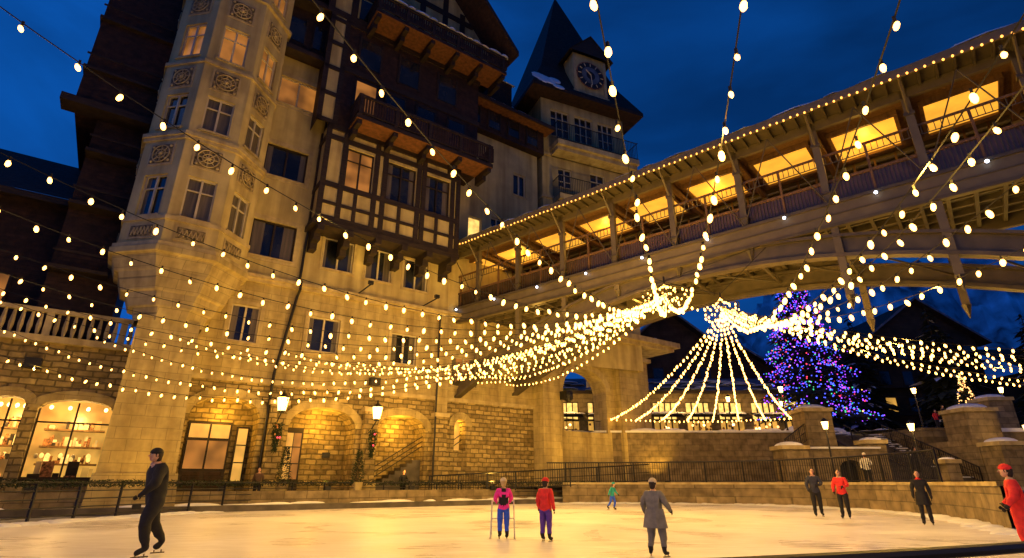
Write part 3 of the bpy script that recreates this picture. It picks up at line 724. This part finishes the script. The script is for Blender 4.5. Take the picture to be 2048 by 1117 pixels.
def railing(name,pts,z0,z1,rails=4,pickets=None,postsp=1.8,gar=False,zf=None,mt="black"):
    m=MB();acc=0;acp=0
    H=lambda i:(zf(i/(len(pts)-1)) if zf else 0)
    for i,(p,q) in enumerate(zip(pts,pts[1:])):
        za,zb=H(i),H(i+1)
        for k in range(rails):
            f=k/(rails-1) if rails>1 else 1
            zz=z0+.12+(z1-z0-.12)*f
            m.tube((p[0],p[1],zz+za),(q[0],q[1],zz+zb),.04 if k==rails-1 else .022,mt,seg=5,caps=False)
        d=Vector((q[0]-p[0],q[1]-p[1]));L=d.length
        x=acc
        while x<L:
            c=(p[0]+d.x*x/L,p[1]+d.y*x/L);zh=za+(zb-za)*x/L
            m.box(c[0]-.035,c[0]+.035,c[1]-.035,c[1]+.035,z0+zh,z1+zh,mt);x+=postsp
        acc=x-L
        if pickets:
            x=acp
            while x<L:
                c=(p[0]+d.x*x/L,p[1]+d.y*x/L);zh=za+(zb-za)*x/L
                m.box(c[0]-.013,c[0]+.013,c[1]-.013,c[1]+.013,z0+zh+.1,z1+zh,mt);x+=pickets
            acp=x-L
        if gar:
            for j in range(int(L*110)):
                t=R();c=Vector((p[0]+d.x*t,p[1]+d.y*t,z1+U(-.14,.09)))
                m.tube(c,c+Vector((U(-.12,.12),U(-.12,.12),U(-.1,.08))),.022,"garland",.004,seg=3,caps=False)
    return m.obj(name)
def offset(p,c=(0,20),d=.35):
    v=Vector((p.x-c[0],p.y-c[1])).normalized();return (p.x+v.x*d,p.y+v.y*d)
left=[offset(p) for p in sp[6*6:6*13]]
railing("rink_railing",left,.05,1.22,5,None,1.7,True)
rampp=[(-5+14*i/20,34.9+2.6*math.sin(i/20*1.5)) for i in range(21)]
railing("ramp_railing",rampp,.4,1.5,3,.16,1.8,zf=lambda f:.1+.75*f)
m=MB()
rw=[offset(p,d=.3) for p in sp[0:39]]
for p,q in zip(rw,rw[1:]):
    d=Vector((q[0]-p[0],q[1]-p[1]));nrm=Vector((d.y,-d.x)).normalized()
    if nrm.dot(Vector((p[0],p[1]-20)))<0: nrm=-nrm
    t=.45
    a=[(p[0],p[1]),(q[0],q[1]),(q[0]+nrm.x*t,q[1]+nrm.y*t),(p[0]+nrm.x*t,p[1]+nrm.y*t)]
    m.poly([(*a[0],0),(*a[1],0),(*a[1],1.12),(*a[0],1.12)],"wallstone");m.poly([(*a[3],0),(*a[2],0),(*a[2],1.12),(*a[3],1.12)],"wallstone")
    b2=[(a[0][0]-nrm.x*.06,a[0][1]-nrm.y*.06),(a[1][0]-nrm.x*.06,a[1][1]-nrm.y*.06),(a[2][0]+nrm.x*.06,a[2][1]+nrm.y*.06),(a[3][0]+nrm.x*.06,a[3][1]+nrm.y*.06)]
    m.poly([(*c,1.12) for c in b2],"trim");m.poly([(*c,1.24) for c in b2],"trim")
    m.poly([(*b2[0],1.12),(*b2[1],1.12),(*b2[1],1.24),(*b2[0],1.24)],"trim")
m.obj("rink_stone_wall")
up=[offset(p,d=.75) for p in sp[9:40]]
railing("plaza_railing",up,1.2,2.45,2,.15,2.2)
nr=[(-3,2.4),(-1,2.65),(1.2,3.2),(3.4,4.0),(5.8,5.2),(8.6,7.4)]
m=MB();pts=[(p.x,p.y,.80) for p in smooth(nr,5,False)]
m.path(pts,.035,"black",8);m.path([(p[0],p[1],.45) for p in pts],.02,"black",6)
for p in pts[::4]: m.tube((p[0],p[1],0),(p[0],p[1],.8),.025,"black")
for p,q in zip(pts,pts[1:]):
    m.poly([(p[0],p[1]+.03,.02),(q[0],q[1]+.03,.02),(q[0],q[1]+.03,.72),(p[0],p[1]+.03,.72)],"black")
m.obj("rink_barrier")
# ------------------------------------------------------------------ PLAZA right
m=MB()
m.poly([(-2,38,1.0),(6,38.2,1.0),(10,37.2,1.0),(15,35,1.0),(17.6,31,1.0),(18,25,1.0),(16.5,20,1.0),(14,15,1.0),(70,5,1.0),(90,60,1.0),(-2,60,1.0)],"paving")
m.obj("plaza_pavement")
plaza=empty("upper_plaza_terrace")
m=MB()
m.box(4,24.2,45,90,1.0,5.0,"wallstone");m.box(3.9,24.3,44.9,45.5,5.0,5.15,"snow")
m.box(31.5,80,43,90,1.0,5.2,"wallstone");m.box(24.2,31.5,48,90,1.0,5.0,"wallstone")
m.poly([(4,45.6,5.02),(24.2,45.6,5.02),(24.2,90,5.02),(4,90,5.02)],"ground")
m.poly([(31.5,43,5.22),(80,43,5.22),(80,90,7.5),(31.5,90,7.5)],"snow")
m.obj("retaining_wall",plaza)
m=MB()
for k in range(22):
    m.box(24.6,31.4,38.2+k*.45,48,1.0+k*.182,1.0+(k+1)*.182,"paving")
    for j in range(2):
        x=random.choice((24.7,30.2))+R()*.6;m.box(x,x+.3+R()*.7,38.22+k*.45,38.6+k*.45,1.0+(k+1)*.182,1.07+(k+1)*.182,"snow")
m.box(24.1,24.6,38,48,1,3.,"wallstone");m.box(31.4,32,38,44,1,4,"wallstone")
m.obj("stairs",plaza)
def pillar(x,y,z0,z1,w):
    m.box(x-w,x+w,y-w,y+w,z0,z1-.25,"wallstone");m.box(x-w-.12,x+w+.12,y-w-.12,y+w+.12,z1-.25,z1,"trim")
    m.sph((x,y,z1-.02),w*1.12,w*1.12,w*.38,"snow",12,5,0)
m=MB()
pillar(21.6,40,1,6.2,.95);pillar(33.0,40,1,6.2,1.1);pillar(18.4,37.5,1,3.5,.8);pillar(31.8,36.6,1,3.7,.8);pillar(24.2,38,1,3.9,.6);pillar(37.5,43,4,7.4,.9);pillar(27.5,36,1,2.6,.4)
m.obj("stone_pillars",plaza)
m=MB();fr=frame(0,37.0,0)
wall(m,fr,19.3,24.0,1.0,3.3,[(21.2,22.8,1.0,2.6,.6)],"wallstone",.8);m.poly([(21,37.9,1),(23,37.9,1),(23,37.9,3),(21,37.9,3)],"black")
m.box(19.2,24.1,36.9,38.,3.3,3.42,"snow");m.poly([(19.3,37,1),(19.3,38,1),(19.3,38,3.3),(19.3,37,3.3)],"wallstone")
m.box(34.2,60,39.6,43,1,4.6,"wallstone");m.box(34.1,60,39.5,40.2,4.6,4.85,"snow")
for i in range(70):
    m.sph((U(24,60),U(48,60),5.3),U(.6,2.2),U(.6,1.5),U(.3,.8),"snow",9,4,0)
for i in range(16):
    m.sph((U(10,24),45.4,5.1),U(.4,1.2),.4,U(.1,.3),"snow",8,3,0)
m.obj("niche_wall",plaza)
railing("stair_handrail",[(24.9,38.2),(24.9,47)],1.1,2.2,3,.2,1.6,zf=lambda f:3.6*f)
railing("stair_handrail",[(28,38.2),(28,47)],1.1,2.2,2,None,1.6,zf=lambda f:3.6*f)
railing("stair_handrail",[(31.2,38.2),(31.2,47)],1.1,2.2,3,.2,1.6,zf=lambda f:3.6*f)
railing("stair_handrail",[(18.6,38.3),(21,39.5)],2.8,4.0,3,.2,1.6,zf=lambda f:1.3*f)
shop=empty("shop_row",(0,0,0));m=MB()
x=4.;ws=[]
while x<30:
    w=3.4
    ws.append((x+.4,x+w-.5,5.7,9.1));x+=w
fr=frame(0,57,0)
wall(m,fr,3.,31,5.0,10.2,ws,"wallstone",.4)
for h in ws:
    m.box(h[0],h[1],57.3,57.4,h[2],7.2,"litglow");m.box(h[0]+.1,h[1]-.1,57.28,57.3,7.3,9.0,"litbright")
    for k in range(1,4): xx=h[0]+(h[1]-h[0])*k/4;m.box(xx-.05,xx+.05,57.1,57.27,h[2],h[3],"timber")
    m.box(h[0],h[1],57.1,57.27,7.15,7.35,"timber")
    m.poly([(h[0]-.3,57,8.0),(h[1]+.3,57,8.0),(h[1]+.3,55.6,7.4),(h[0]-.3,55.6,7.4)],"timber")
    for i in range(12): m.sph((U(h[0],h[1]),U(56.6,57.0),U(5.4,6.8)),.13,.13,.13,random.choice(("lampglass","l_warm","goods")),6,4)
    for i in range(5): m.sph((U(h[0],h[1]),U(55.7,56.6),7.75),U(.5,1.),.5,U(.1,.25),"snow",8,3,0)
m.poly([(2.5,56,10.1),(31.5,56,10.1),(31.5,62,12.4),(2.5,62,12.4)],"bluroof");m.box(2.5,31.5,55.9,56.1,9.8,10.1,"timber")
for i in range(60):
    y=U(56,60);m.sph((U(3,31),y,10.15+(y-56)*.38),U(.5,1.6),U(.4,1.),U(.08,.2),"snow",9,3,0)
m.box(3,31,57.45,70,5.0,10.0,"bldgdark")
m.obj("storefronts",shop)
for i in range(5): point("shopfront_light",(6+5.5*i,55.0,8.8),190,(1,.55,.14),.2,shop)
def chalet(name,x0,x1,y,dep,z0,ze,zr,lit=.12,rf="roof",gab=True):
    o=empty(name);m=MB();m.box(x0,x1,y,y+dep,z0,ze,"bldgdark")
    xc=(x0+x1)/2
    if gab:
        m.poly([(x0,y,ze),(x1,y,ze),(xc,y,zr)],"bldgdark")
        for a,b,za,zb in((x0-1,xc,ze-.7,zr),(xc,x1+1,zr,ze-.7)):
            m.poly([(a,y-1.2,za),(b,y-1.2,zb),(b,y+dep,zb),(a,y+dep,za)],rf)
            m.poly([(a,y-1.2,za),(b,y-1.2,zb),(b,y-1.2,zb+.3),(a,y-1.2,za+.3)],"bluroof")
    else:
        m.poly([(x0-1,y-1,ze-.2),(x1+1,y-1,ze-.2),(x1+1,y+dep/2,zr),(x0-1,y+dep/2,zr)],rf);m.box(x0-1,x1+1,y-1.1,y-.9,ze-.2,ze+.1,"bluroof")
    z=z0+1
    while z<ze-1.5:
        x=x0+1
        while x<x1-1.5:
            g="litglow" if R()<lit else "glass"
            m.box(x,x+1.2,y-.05,y+.1,z,z+1.6,g);m.box(x-.1,x,y-.1,y+.1,z-.1,z+1.7,"timber");m.box(x+1.2,x+1.3,y-.1,y+.1,z-.1,z+1.7,"timber");x+=2.8
        m.box(x0,x1,y-.9,y,z-.5,z-.35,"timber");z+=3.2
    m.obj("body",o);return o
chalet("chalet_building",13,25,64,12,5,16,21,.05)
chalet("chalet_building",22,34,70,12,5,15,19,.04)
chalet("chalet_building",44,58,66,14,5,18,23,.06)
chalet("chalet_building",58,74,60,14,5,13,17,.06,gab=False)
chalet("chalet_building",72,96,70,14,5,15,19,.06)
# ------------------------------------------------------------------ TREES
def conifer(name,x,y,z,h,r,n,lights=0,snow=.0,sc=1.):
    m=MB();m.tube((0,0,0),(0,0,h*.97),r*.07,"bark",.03,seg=8)
    for i in range(n):
        t=1-math.sqrt(R())
        zz=h*(.06+.93*t);lay=.78+.22*math.cos(t*h*2.6)
        rad=r*(1-t)**.9*lay*(.35+.7*math.sqrt(R()))+.05
        a=U(0,6.283);c,s=math.cos(a),math.sin(a)
        L=(.35+.5*R())*sc*(.5+.6*(1-t));w=L*.38
        p=Vector((rad*c,rad*s,zz));d=Vector((c,s,-.35+U(-.3,.2)))*L
        sd=Vector((-s,c,U(-.3,.3)))*w
        mm="snow" if R()<snow else "needles"
        m.poly([p-d*.4,p+sd,p+d,p-sd],mm)
    for k in range(int(h*3.0)):
        t=k/(h*3.0);a=k*2.4;rad=r*(1-t)*.85
        m.tube((0,0,h*(.05+.93*t)),(rad*math.cos(a),rad*math.sin(a),h*(.05+.93*t)-rad*.15),.05*(1-t)+.01,"bark",.01,seg=4,caps=False)
    for i in range(lights):
        t=1-math.sqrt(R());a=U(0,6.283);rad=r*(1-t)**.9*U(.7,1.12)*(.85+.18*math.cos(t*h*2.6))+.1
        q=.056*U(.7,1.5)
        m.sph((rad*math.cos(a),rad*math.sin(a),h*(.06+.95*t)),q,q,q,random.choices(("l_blue","l_purp","l_red","l_green","l_warm"),(.46,.32,.11,.09,.02))[0],5,4)
    return m.obj(name,loc=(x,y,z))
conifer("christmas_tree",31.2,57,6.0,18.8,5.4,8000,2500)
for (x,y,z,h,r) in ((44,55,6,13,3.2),(48,58,6,11,3),(53,54,6,12,3.0),(64,52,6,15,3.4),(40,62,6,14,3),(70,54,6,14,3.3),(58,50,6,9,2.4),(66,48,6,11,2.8)):
    conifer("pine_tree",x,y,z,h,r,1800,0,.04,1.4)
conifer("pine_tree",41.5,50,5.4,5.2,1.3,600,0)
m=MB()
for i in range(200): 
    t=R();a=U(0,6.28);rad=1.4*(1-t);m.sph((41.5+rad*math.cos(a),50+rad*math.sin(a),5.7+5*t),.055,.055,.055,"l_warm",5,4)
m.obj("tree_fairy_lights")
for x,y,z,p in ((20.5,52,5,90),(36.5,49.5,5.4,160),(44,49,5.4,160),(27,55,5,90),(26.2,36.6,1,130),(34.6,37.5,1,170),(19.9,35.4,1,100),(22.8,46.2,5,130)):  # mostly added lamps, put in to brighten the dark plaza
    m=MB();m.tube((0,0,0),(0,0,3.4),.07,"black",.045);m.tube((0,0,0),(0,0,.4),.16,"black",.08);m.tube((0,0,3.4),(0,0,3.85),.12,"lampglass",.2,seg=6);m.tube((0,0,3.85),(0,0,4.1),.25,"black",.03,seg=6)
    m.obj("street_and_fill_lamp",loc=(x,y,z));point("street_and_fill_light",(x,y-.3,z+3.6),p,(1,.55,.14),.1)
m=MB();n=110;k=30;g=[]
for j in range(k):
    row=[]
    for i in range(n):
        x=-100+900*i/n;y=330+320*j/k
        e=min(1,j/14)
        hgt=e*(150+80*mn.fractal(Vector((x*.008,y*.008,3.)),1.,2.,6)+45*mn.fractal(Vector((x*.03,y*.03,1.)),1.,2.,4))*(.35+.85*min(1,max(0,(x-80)/260)))
        row.append((x,y,max(-1,hgt)))
    g.append(row)
for j in range(k-1):
    for i in range(n-1): m.poly([g[j][i],g[j][i+1],g[j+1][i+1],g[j+1][i]],"mountain")
m.obj("snowy_mountains")
# ------------------------------------------------------------------ PEOPLE
def cmat(name,c,r=.8):
    mat(name,c,r,.15,12,.1)
cmat("skin",(.55,.32,.22),.5)
cmat("hair_dark",(.03,.02,.015));cmat("hair_blond",(.5,.36,.16))
cmat("c_black",(.012,.012,.015));cmat("c_pink",(.80,.03,.36));cmat("c_blue",(.03,.10,.75));cmat("c_red",(.70,.03,.03));cmat("c_purple",(.10,.04,.36))
cmat("c_grey",(.17,.17,.17));cmat("c_teal",(.02,.30,.30));cmat("c_white",(.7,.68,.62));cmat("c_dkblue",(.03,.035,.06));cmat("c_brown",(.09,.05,.03));cmat("c_cream",(.6,.5,.34))
def person(name,loc,H,yaw,top,pants,pose="stand",head="hair_dark",hat=None,bulk=1.,coat=False,hs=1.,glove="c_black",vest=None,z=0.,skates=True,scarf=None):
    J=dict(pel=(0,0,.53),waist=(0,0,.61),chest=(0,-.005,.735),neck=(0,-.005,.83),hd=(0,-.01,.875))
    for s,n in((1,"L"),(-1,"R")):
        J["sh"+n]=(.098*s,0,.79);J["el"+n]=(.135*s,.015,.64);J["wr"+n]=(.14*s,-.03,.505);J["ha"+n]=(.14*s,-.045,.465)
        J["hip"+n]=(.052*s,0,.5);J["kn"+n]=(.06*s,-.012,.285);J["an"+n]=(.065*s,.01,.065);J["to"+n]=(.075*s,-.085,.04)
    if pose=="skate":
        J.update(waist=(0,-.015,.60),chest=(0,-.05,.72),neck=(0,-.07,.81),hd=(0,-.08,.855),
          shL=(.098,-.05,.78),elL=(.15,-.09,.64),wrL=(.14,-.18,.55),haL=(.135,-.21,.53),shR=(-.098,-.05,.78),elR=(-.15,.02,.65),wrR=(-.17,.05,.53),haR=(-.175,.065,.49),
          knL=(.06,-.085,.29),anL=(.06,-.02,.065),toL=(.06,-.115,.04),knR=(-.07,.035,.29),anR=(-.10,.17,.11),toR=(-.11,.10,.05))
    if pose=="hold":
        for s,n in((1,"L"),(-1,"R")):
            J["el"+n]=(.15*s,-.03,.66);J["wr"+n]=(.12*s,-.15,.60);J["ha"+n]=(.115*s,-.185,.595)
        J["knL"]=(.06,-.03,.285);J["knR"]=(-.06,-.0,.285);J["anR"]=(-.06,.04,.065);J["toR"]=(-.065,-.06,.04)
    if pose=="glide":
        J.update(elL=(.17,-.01,.67),wrL=(.19,-.09,.57),haL=(.195,-.12,.54),elR=(-.17,-.01,.67),wrR=(-.19,-.10,.58),haR=(-.195,-.13,.55),
          anL=(.1,.01,.065),toL=(.13,-.08,.04),anR=(-.1,.03,.065),toR=(-.13,-.06,.04),knL=(.085,-.03,.285),knR=(-.085,-.02,.285))
    if pose=="arms":
        J.update(elL=(.15,-.05,.67),wrL=(.07,-.13,.64),haL=(.03,-.14,.64),elR=(-.15,.0,.65),wrR=(-.14,-.08,.53),haR=(-.13,-.1,.50))
    rad=dict(pel=.078,waist=.07,chest=.083,neck=.036,hd=.034,sh=.047,el=.036,wr=.026,ha=.02,hip=.062,kn=.044,an=.033,to=.026)
    names=list(J);idx={n:i for i,n in enumerate(names)}
    ed=[("pel","waist"),("waist","chest"),("chest","neck"),("neck","hd")]
    for n in "LR": ed+=[("chest","sh"+n),("sh"+n,"el"+n),("el"+n,"wr"+n),("wr"+n,"ha"+n),("pel","hip"+n),("hip"+n,"kn"+n),("kn"+n,"an"+n),("an"+n,"to"+n)]
    me=bpy.data.meshes.new("tmp");me.from_pydata([tuple(c*H for c in J[n]) for n in names],[(idx[a],idx[b]) for a,b in ed],[])
    o=bpy.data.objects.new("tmp",me);scene.collection.objects.link(o)
    md=o.modifiers.new("s",'SKIN');md.use_smooth_shade=True
    for n in names:
        k=n if n in rad else n[:-1]
        r=rad[k]*H*(bulk if k in("pel","waist","chest","sh","el","hip","kn") else 1)
        sv=me.skin_vertices[0].data[idx[n]];sv.radius=(r,r);sv.use_root=(n=="pel")
    sb=o.modifiers.new("u",'SUBSURF');sb.levels=2
    dg=bpy.context.evaluated_depsgraph_get();ev=o.evaluated_get(dg);em=bpy.data.meshes.new_from_object(ev)
    m=MB()
    bones=[(Vector(J[a])*H,Vector(J[b])*H,a,b) for a,b in ed]
    def cls(p):
        best=None
        for a,b,na,nb in bones:
            d=b-a;t=max(0,min(1,(p-a).dot(d)/d.length_squared));q=(p-(a+d*t)).length
            if best is None or q<best[0]: best=(q,na,nb,t)
        _,na,nb,t=best
        if nb=="hd": return "skin" if scarf is None else scarf
        if nb.startswith("ha"): return glove
        if nb.startswith("to") or (nb.startswith("an") and t>.75): return "c_black"
        if nb.startswith("kn") or nb.startswith("an"): return top if coat and p.z>.33*H else pants
        if nb.startswith("hip") or (na=="pel" and p.z<.5*H): return top if (coat or p.z>.485*H) else pants
        if vest and nb in("waist","chest","neck"): return vest
        return top
    m.v=[tuple(v.co+v.normal*(mn.noise(v.co*14./H*1.3)*.010*H if v.co.z<.8*H else 0)) for v in em.vertices]
    for p in em.polygons:
        m.f.append(tuple(p.vertices));m.m.append(m.mi(cls(p.center)))
    bpy.data.objects.remove(o)
    if coat:
        for k in range(16):
            t0=2*math.pi*k/16;t1=2*math.pi*(k+1)/16
            f=lambda t,r,z_:(r*(1.15+.06*math.sin(5*t))*math.cos(t)*H,r*(.85+.06*math.sin(4*t))*math.sin(t)*H,z_*H)
            m.poly([f(t0,.085*bulk,.6),f(t1,.085*bulk,.6),f(t1,.115*bulk,.36),f(t0,.115*bulk,.36)],top)
    hd=Vector(J["hd"])*H;hc=hd+Vector((0,-.008*H,.052*H*hs));rx,ry,rz_=.043*H*hs,.053*H*hs,.064*H*hs
    m.sph(hc,rx,ry,rz_,"skin",16,12)
    m.sph(hc+Vector((0,-ry*.25,-rz_*.55)),rx*.7,ry*.7,rz_*.45,"skin",12,8)
    m.tube(hc+Vector((0,-ry*.9,rz_*.12)),hc+Vector((0,-ry*1.22,-rz_*.22)),.004*H,"skin",.010*H*hs,seg=6)
    for s in(-1,1):
        m.sph(hc+Vector((s*rx*.4,-ry*.88,rz_*.05)),.0065*H*hs,.005*H,.005*H*hs,"c_white",6,5);m.sph(hc+Vector((s*rx*.4,-ry*.95,rz_*.05)),.0035*H*hs,.003*H,.004*H,"hair_dark",6,5)
        m.box(hc.x+s*rx*.4-.008*H,hc.x+s*rx*.4+.008*H,hc.y-ry*.95,hc.y-ry*.85,hc.z+rz_*.2,hc.z+rz_*.25,"hair_dark")
        m.sph(hc+Vector((s*rx*.98,0,0)),.006*H,.012*H,.017*H,"skin",6,5)
    m.box(hc.x-rx*.28,hc.x+rx*.28,hc.y-ry*.96,hc.y-ry*.8,hc.z-rz_*.46,hc.z-rz_*.4,"c_red")
    m.sph(hc+Vector((0,ry*.16,rz_*.1)),rx*1.1,ry*1.02,rz_*1.02,head,14,9,-.35)
    m.sph(hc+Vector((0,ry*.45,-rz_*.35)),rx*.95,ry*.65,rz_*.8,head,12,8)
    if hat:
        m.sph(hc+Vector((0,ry*.05,rz_*.28)),rx*1.2,ry*1.14,rz_*.85,hat,14,7,0);m.tube(hc+Vector((0,ry*.05,rz_*.16)),hc+Vector((0,ry*.05,rz_*.42)),rx*1.22,hat,seg=14)
    for s,n in((1,"L"),(-1,"R")):
        w=Vector(J["wr"+n])*H;h=Vector(J["ha"+n])*H;d=(h-w).normalized();sd=d.cross(Vector((s,0,.0))).normalized() if abs(d.x)<.9 else Vector((0,1,0))
        inn=Vector((-s,0,0))
        for k,(l,o_) in enumerate(((.030,-1.5),(.036,-.5),(.034,.5),(.026,1.5))):
            b0=h+sd*(o_*.0095*H)+d*.004*H;b1=b0+d*l*.55*H;b2=b1+(d+inn*.7).normalized()*l*.5*H
            m.tube(b0,b1,.0062*H,glove,.0056*H,seg=6);m.tube(b1,b2,.0056*H,glove,.0042*H,seg=6)
        t0=w+d*.012*H+sd*(-.014*H);m.tube(t0,t0+(d-sd*.9+inn*.3).normalized()*.028*H,.0075*H,glove,.0055*H,seg=6)
    if skates:
        for n in "LR":
            a=Vector(J["an"+n])*H;t=Vector(J["to"+n])*H;dd=(t-a);dd.z=0;dd.normalize();zb=min(a.z,t.z)-.033*H
            p=a-dd*.03*H;q=t+dd*.02*H
            m.tube((p.x,p.y,zb-.0),(q.x,q.y,zb-.0),.006*H,"steel",seg=4)
            for e in(.25,.75):
                c=p.lerp(q,e);m.tube((c.x,c.y,zb),(c.x,c.y,zb+.025*H),.006*H,"steel",seg=4)
    return m.obj(name,smooth=True,loc=(loc[0],loc[1],z),rz=yaw)
pi=math.pi
person("skater_in_black",(-6.4,10.5),1.85,-.7,"c_black","c_black","skate",hat="c_black",bulk=1.35)
person("child_skater_in_pink",(-.2,13.7),1.30,pi+.1,"c_pink","c_blue","hold",head="hair_blond",hat="c_cream",hs=1.2,bulk=1.2,vest="c_black",glove="c_pink")
person("child_skater_in_red",(.75,13.1),1.30,pi-.5,"c_red","c_purple","stand",head="hair_dark",hat="c_red",hs=1.2,bulk=1.2)
person("child_skater_in_teal",(4.8,27.9),1.25,.9,"c_teal","c_blue","skate",hs=1.2,hat="c_teal")
person("skater_in_grey_coat",(2.55,10.5),1.28,pi-.6,"c_grey","c_grey","glide",hat="c_cream",hs=1.1,bulk=1.3,coat=True)
person("man_in_dark_jacket",(11.8,22.6),1.76,-.3,"c_dkblue","c_black","arms",bulk=1.15)
person("man_in_red_jacket",(12.1,21.3),1.68,-.7,"c_red","c_black","arms",bulk=1.15)
person("woman_in_dark_coat",(12.75,18.1),1.58,-.6,"c_black","c_black","stand",coat=True,scarf="c_red")
person("bystander_in_white",(18.6,30),1.72,-.4,"c_white","c_black","arms",hat="c_white",z=1.0,skates=False)
person("skater_in_red_coat",(8.3,9.6),1.5,pi+.9,"c_red","c_red","glide",hat="c_red",bulk=1.3,hs=1.05)
person("bystander_in_brown",(-12.6,28.6),1.7,.3,"c_brown","c_black","stand",z=.25,skates=False)
person("bystander_in_black",(-6.4,33.9),1.7,.8,"c_black","c_black","arms",z=.25,skates=False)
person("bystander_on_stairs",(33.5,42.9),1.7,.4,"c_brown","c_black","stand",z=5.2,skates=False)
person("bystander_on_stairs",(28.6,40.2),1.7,.4,"c_black","c_black","stand",z=1.9,skates=False)
person("bystander_on_terrace",(35.2,46),1.7,.2,"c_red","c_black","arms",z=5.25,skates=False)
person("bystander_on_terrace",(9.2,55),1.7,.2,"c_dkblue","c_black","stand",z=5.02,skates=False)
m=MB();cx_,cy_=-.22,14.05
for s in(-1,1):
    m.path([(cx_+s*.28,cy_-.45,.02),(cx_+s*.28,cy_+.35,.02),(cx_+s*.26,cy_+.05,.82)],.018,"c_white",6)
    m.tube((cx_+s*.28,cy_-.35,.02),(cx_+s*.26,cy_+.03,.78),.015,"c_white")
m.tube((cx_-.26,cy_+.05,.80),(cx_+.26,cy_+.05,.80),.02,"c_white");m.tube((cx_-.27,cy_+.2,.4),(cx_+.27,cy_+.2,.4),.015,"c_white")
m.obj("skating_aid_frame")
# ------------------------------------------------------------------ exterior floodlights
fl=empty("facade_floodlights",(-13.6,30,0),FA)
m=MB()
for (x,y,z,tx,tz,pw) in ((-1.6,-2.0,1.0,-1.,9,480),(3.4,-2.0,1.0,3.4,9,480),(8.2,-2.0,1.0,8.2,9,480),(13.5,-2.4,1.0,14,8,420),(-8.6,-2.4,1.0,-8,6,380),(-13,-2.4,1.0,-13,6,340),(-5.,-5.2,.4,-5.,10,430),(20.5,-4.0,1.3,20.5,9,700),(25,-3.6,1.3,24.5,9,650),(28.5,-3.6,1.3,28.5,9,700)):
    m.box(x-.15,x+.15,y-.1,y+.1,z-.15,z+.05,"black")
    spot("flood",(x,y,z+.12),(tx,0,tz),pw,(1,.53,.07),110,.15,fl)
for (x,y,z,tx,tz,pw) in ((-2.6,-1.2,12.6,-2.2,22,380),(4.5,-2.4,12.6,4.5,20,300),(9.,-2.4,12.6,9,20,260),(15.,-1.6,17.4,15,24,260)):
    m.box(x-.15,x+.15,y-.1,y+.1,z-.15,z+.05,"black");m.box(x-.04,x+.04,y,0,z-.2,z-.15,"black")
    spot("flood",(x,y,z+.12),(tx,0,tz),pw,(1,.60,.12),120,.15,fl)
m.obj("fixtures",fl)
spot("tower_flood",(8,36,18.8),(7,43,32),1400,(1,.60,.14),70,.3)
for t in (6,14): point("underdeck_fill",(t,WD/2,11.2),110,(1,.54,.09),.1,bridge)  # added fill under the deck to bring out the arch ribs
# ------------------------------------------------------------------ WORLD
w=bpy.data.worlds.new("World");scene.world=w;w.use_nodes=True;nt=w.node_tree;N=nt.nodes;Lk=nt.links
bg=N["Background"]
sky=N.new("ShaderNodeTexSky");sky.sky_type='NISHITA';sky.sun_disc=False;sky.sun_elevation=math.radians(-3);sky.sun_rotation=math.radians(-70)
tc=N.new("ShaderNodeTexCoord");sx=N.new("ShaderNodeSeparateXYZ");Lk.new(tc.outputs["Generated"],sx.inputs[0])
rp=N.new("ShaderNodeValToRGB");e=rp.color_ramp.elements
e[0].position=0.;e[0].color=(.003,.058,.28,1);e[1].position=.95;e[1].color=(.001,.022,.11,1)
q=e.new(.45);q.color=(.001,.036,.17,1)
Lk.new(sx.outputs[2],rp.inputs[0])
mr=N.new("ShaderNodeMapRange");mr.inputs[1].default_value=-.75;mr.inputs[2].default_value=.2;mr.inputs[3].default_value=2.3;mr.inputs[4].default_value=1.05
Lk.new(sx.outputs[0],mr.inputs[0])
no=N.new("ShaderNodeTexNoise");no.inputs["Scale"].default_value=2.2;no.inputs["Detail"].default_value=7;no.inputs["Distortion"].default_value=.6
mpp=N.new("ShaderNodeMapping");mpp.inputs["Scale"].default_value=(1,1,2.5);Lk.new(tc.outputs["Generated"],mpp.inputs[0]);Lk.new(mpp.outputs[0],no.inputs["Vector"])
m2=N.new("ShaderNodeMapRange");m2.inputs[1].default_value=.35;m2.inputs[2].default_value=.7;m2.inputs[3].default_value=.75;m2.inputs[4].default_value=1.5
Lk.new(no.outputs[0],m2.inputs[0])
mm=N.new("ShaderNodeMath");mm.operation='MULTIPLY';Lk.new(mr.outputs[0],mm.inputs[0]);Lk.new(m2.outputs[0],mm.inputs[1])
vm=N.new("ShaderNodeVectorMath");vm.operation='SCALE';Lk.new(rp.outputs[0],vm.inputs[0]);Lk.new(mm.outputs[0],vm.inputs["Scale"])
sc=N.new("ShaderNodeVectorMath");sc.operation='SCALE';Lk.new(sky.outputs[0],sc.inputs[0]);sc.inputs["Scale"].default_value=.01
va=N.new("ShaderNodeVectorMath");va.operation='ADD';Lk.new(vm.outputs[0],va.inputs[0]);Lk.new(sc.outputs[0],va.inputs[1])
Lk.new(va.outputs[0],bg.inputs[0]);bg.inputs[1].default_value=1.
sl=bpy.data.lights.new("sun","SUN");sl.energy=.02;sl.color=(.5,.65,1);sl.angle=math.radians(20);so=bpy.data.objects.new("sun",sl);scene.collection.objects.link(so);so.rotation_euler=(math.radians(50),0,math.radians(-60))
# ------------------------------------------------------------------ CAMERA
cam=bpy.data.cameras.new("Camera");cam.lens=1080/2048*36;cam.sensor_width=36;cam.clip_end=3000;cam.clip_start=.05
co=bpy.data.objects.new("Camera",cam);scene.collection.objects.link(co);co.location=(0,0,1.2);co.rotation_euler=(math.radians(110.7),0,0)
scene.camera=co
scene.view_settings.view_transform='Standard';scene.view_settings.look='None';scene.view_settings.exposure=0
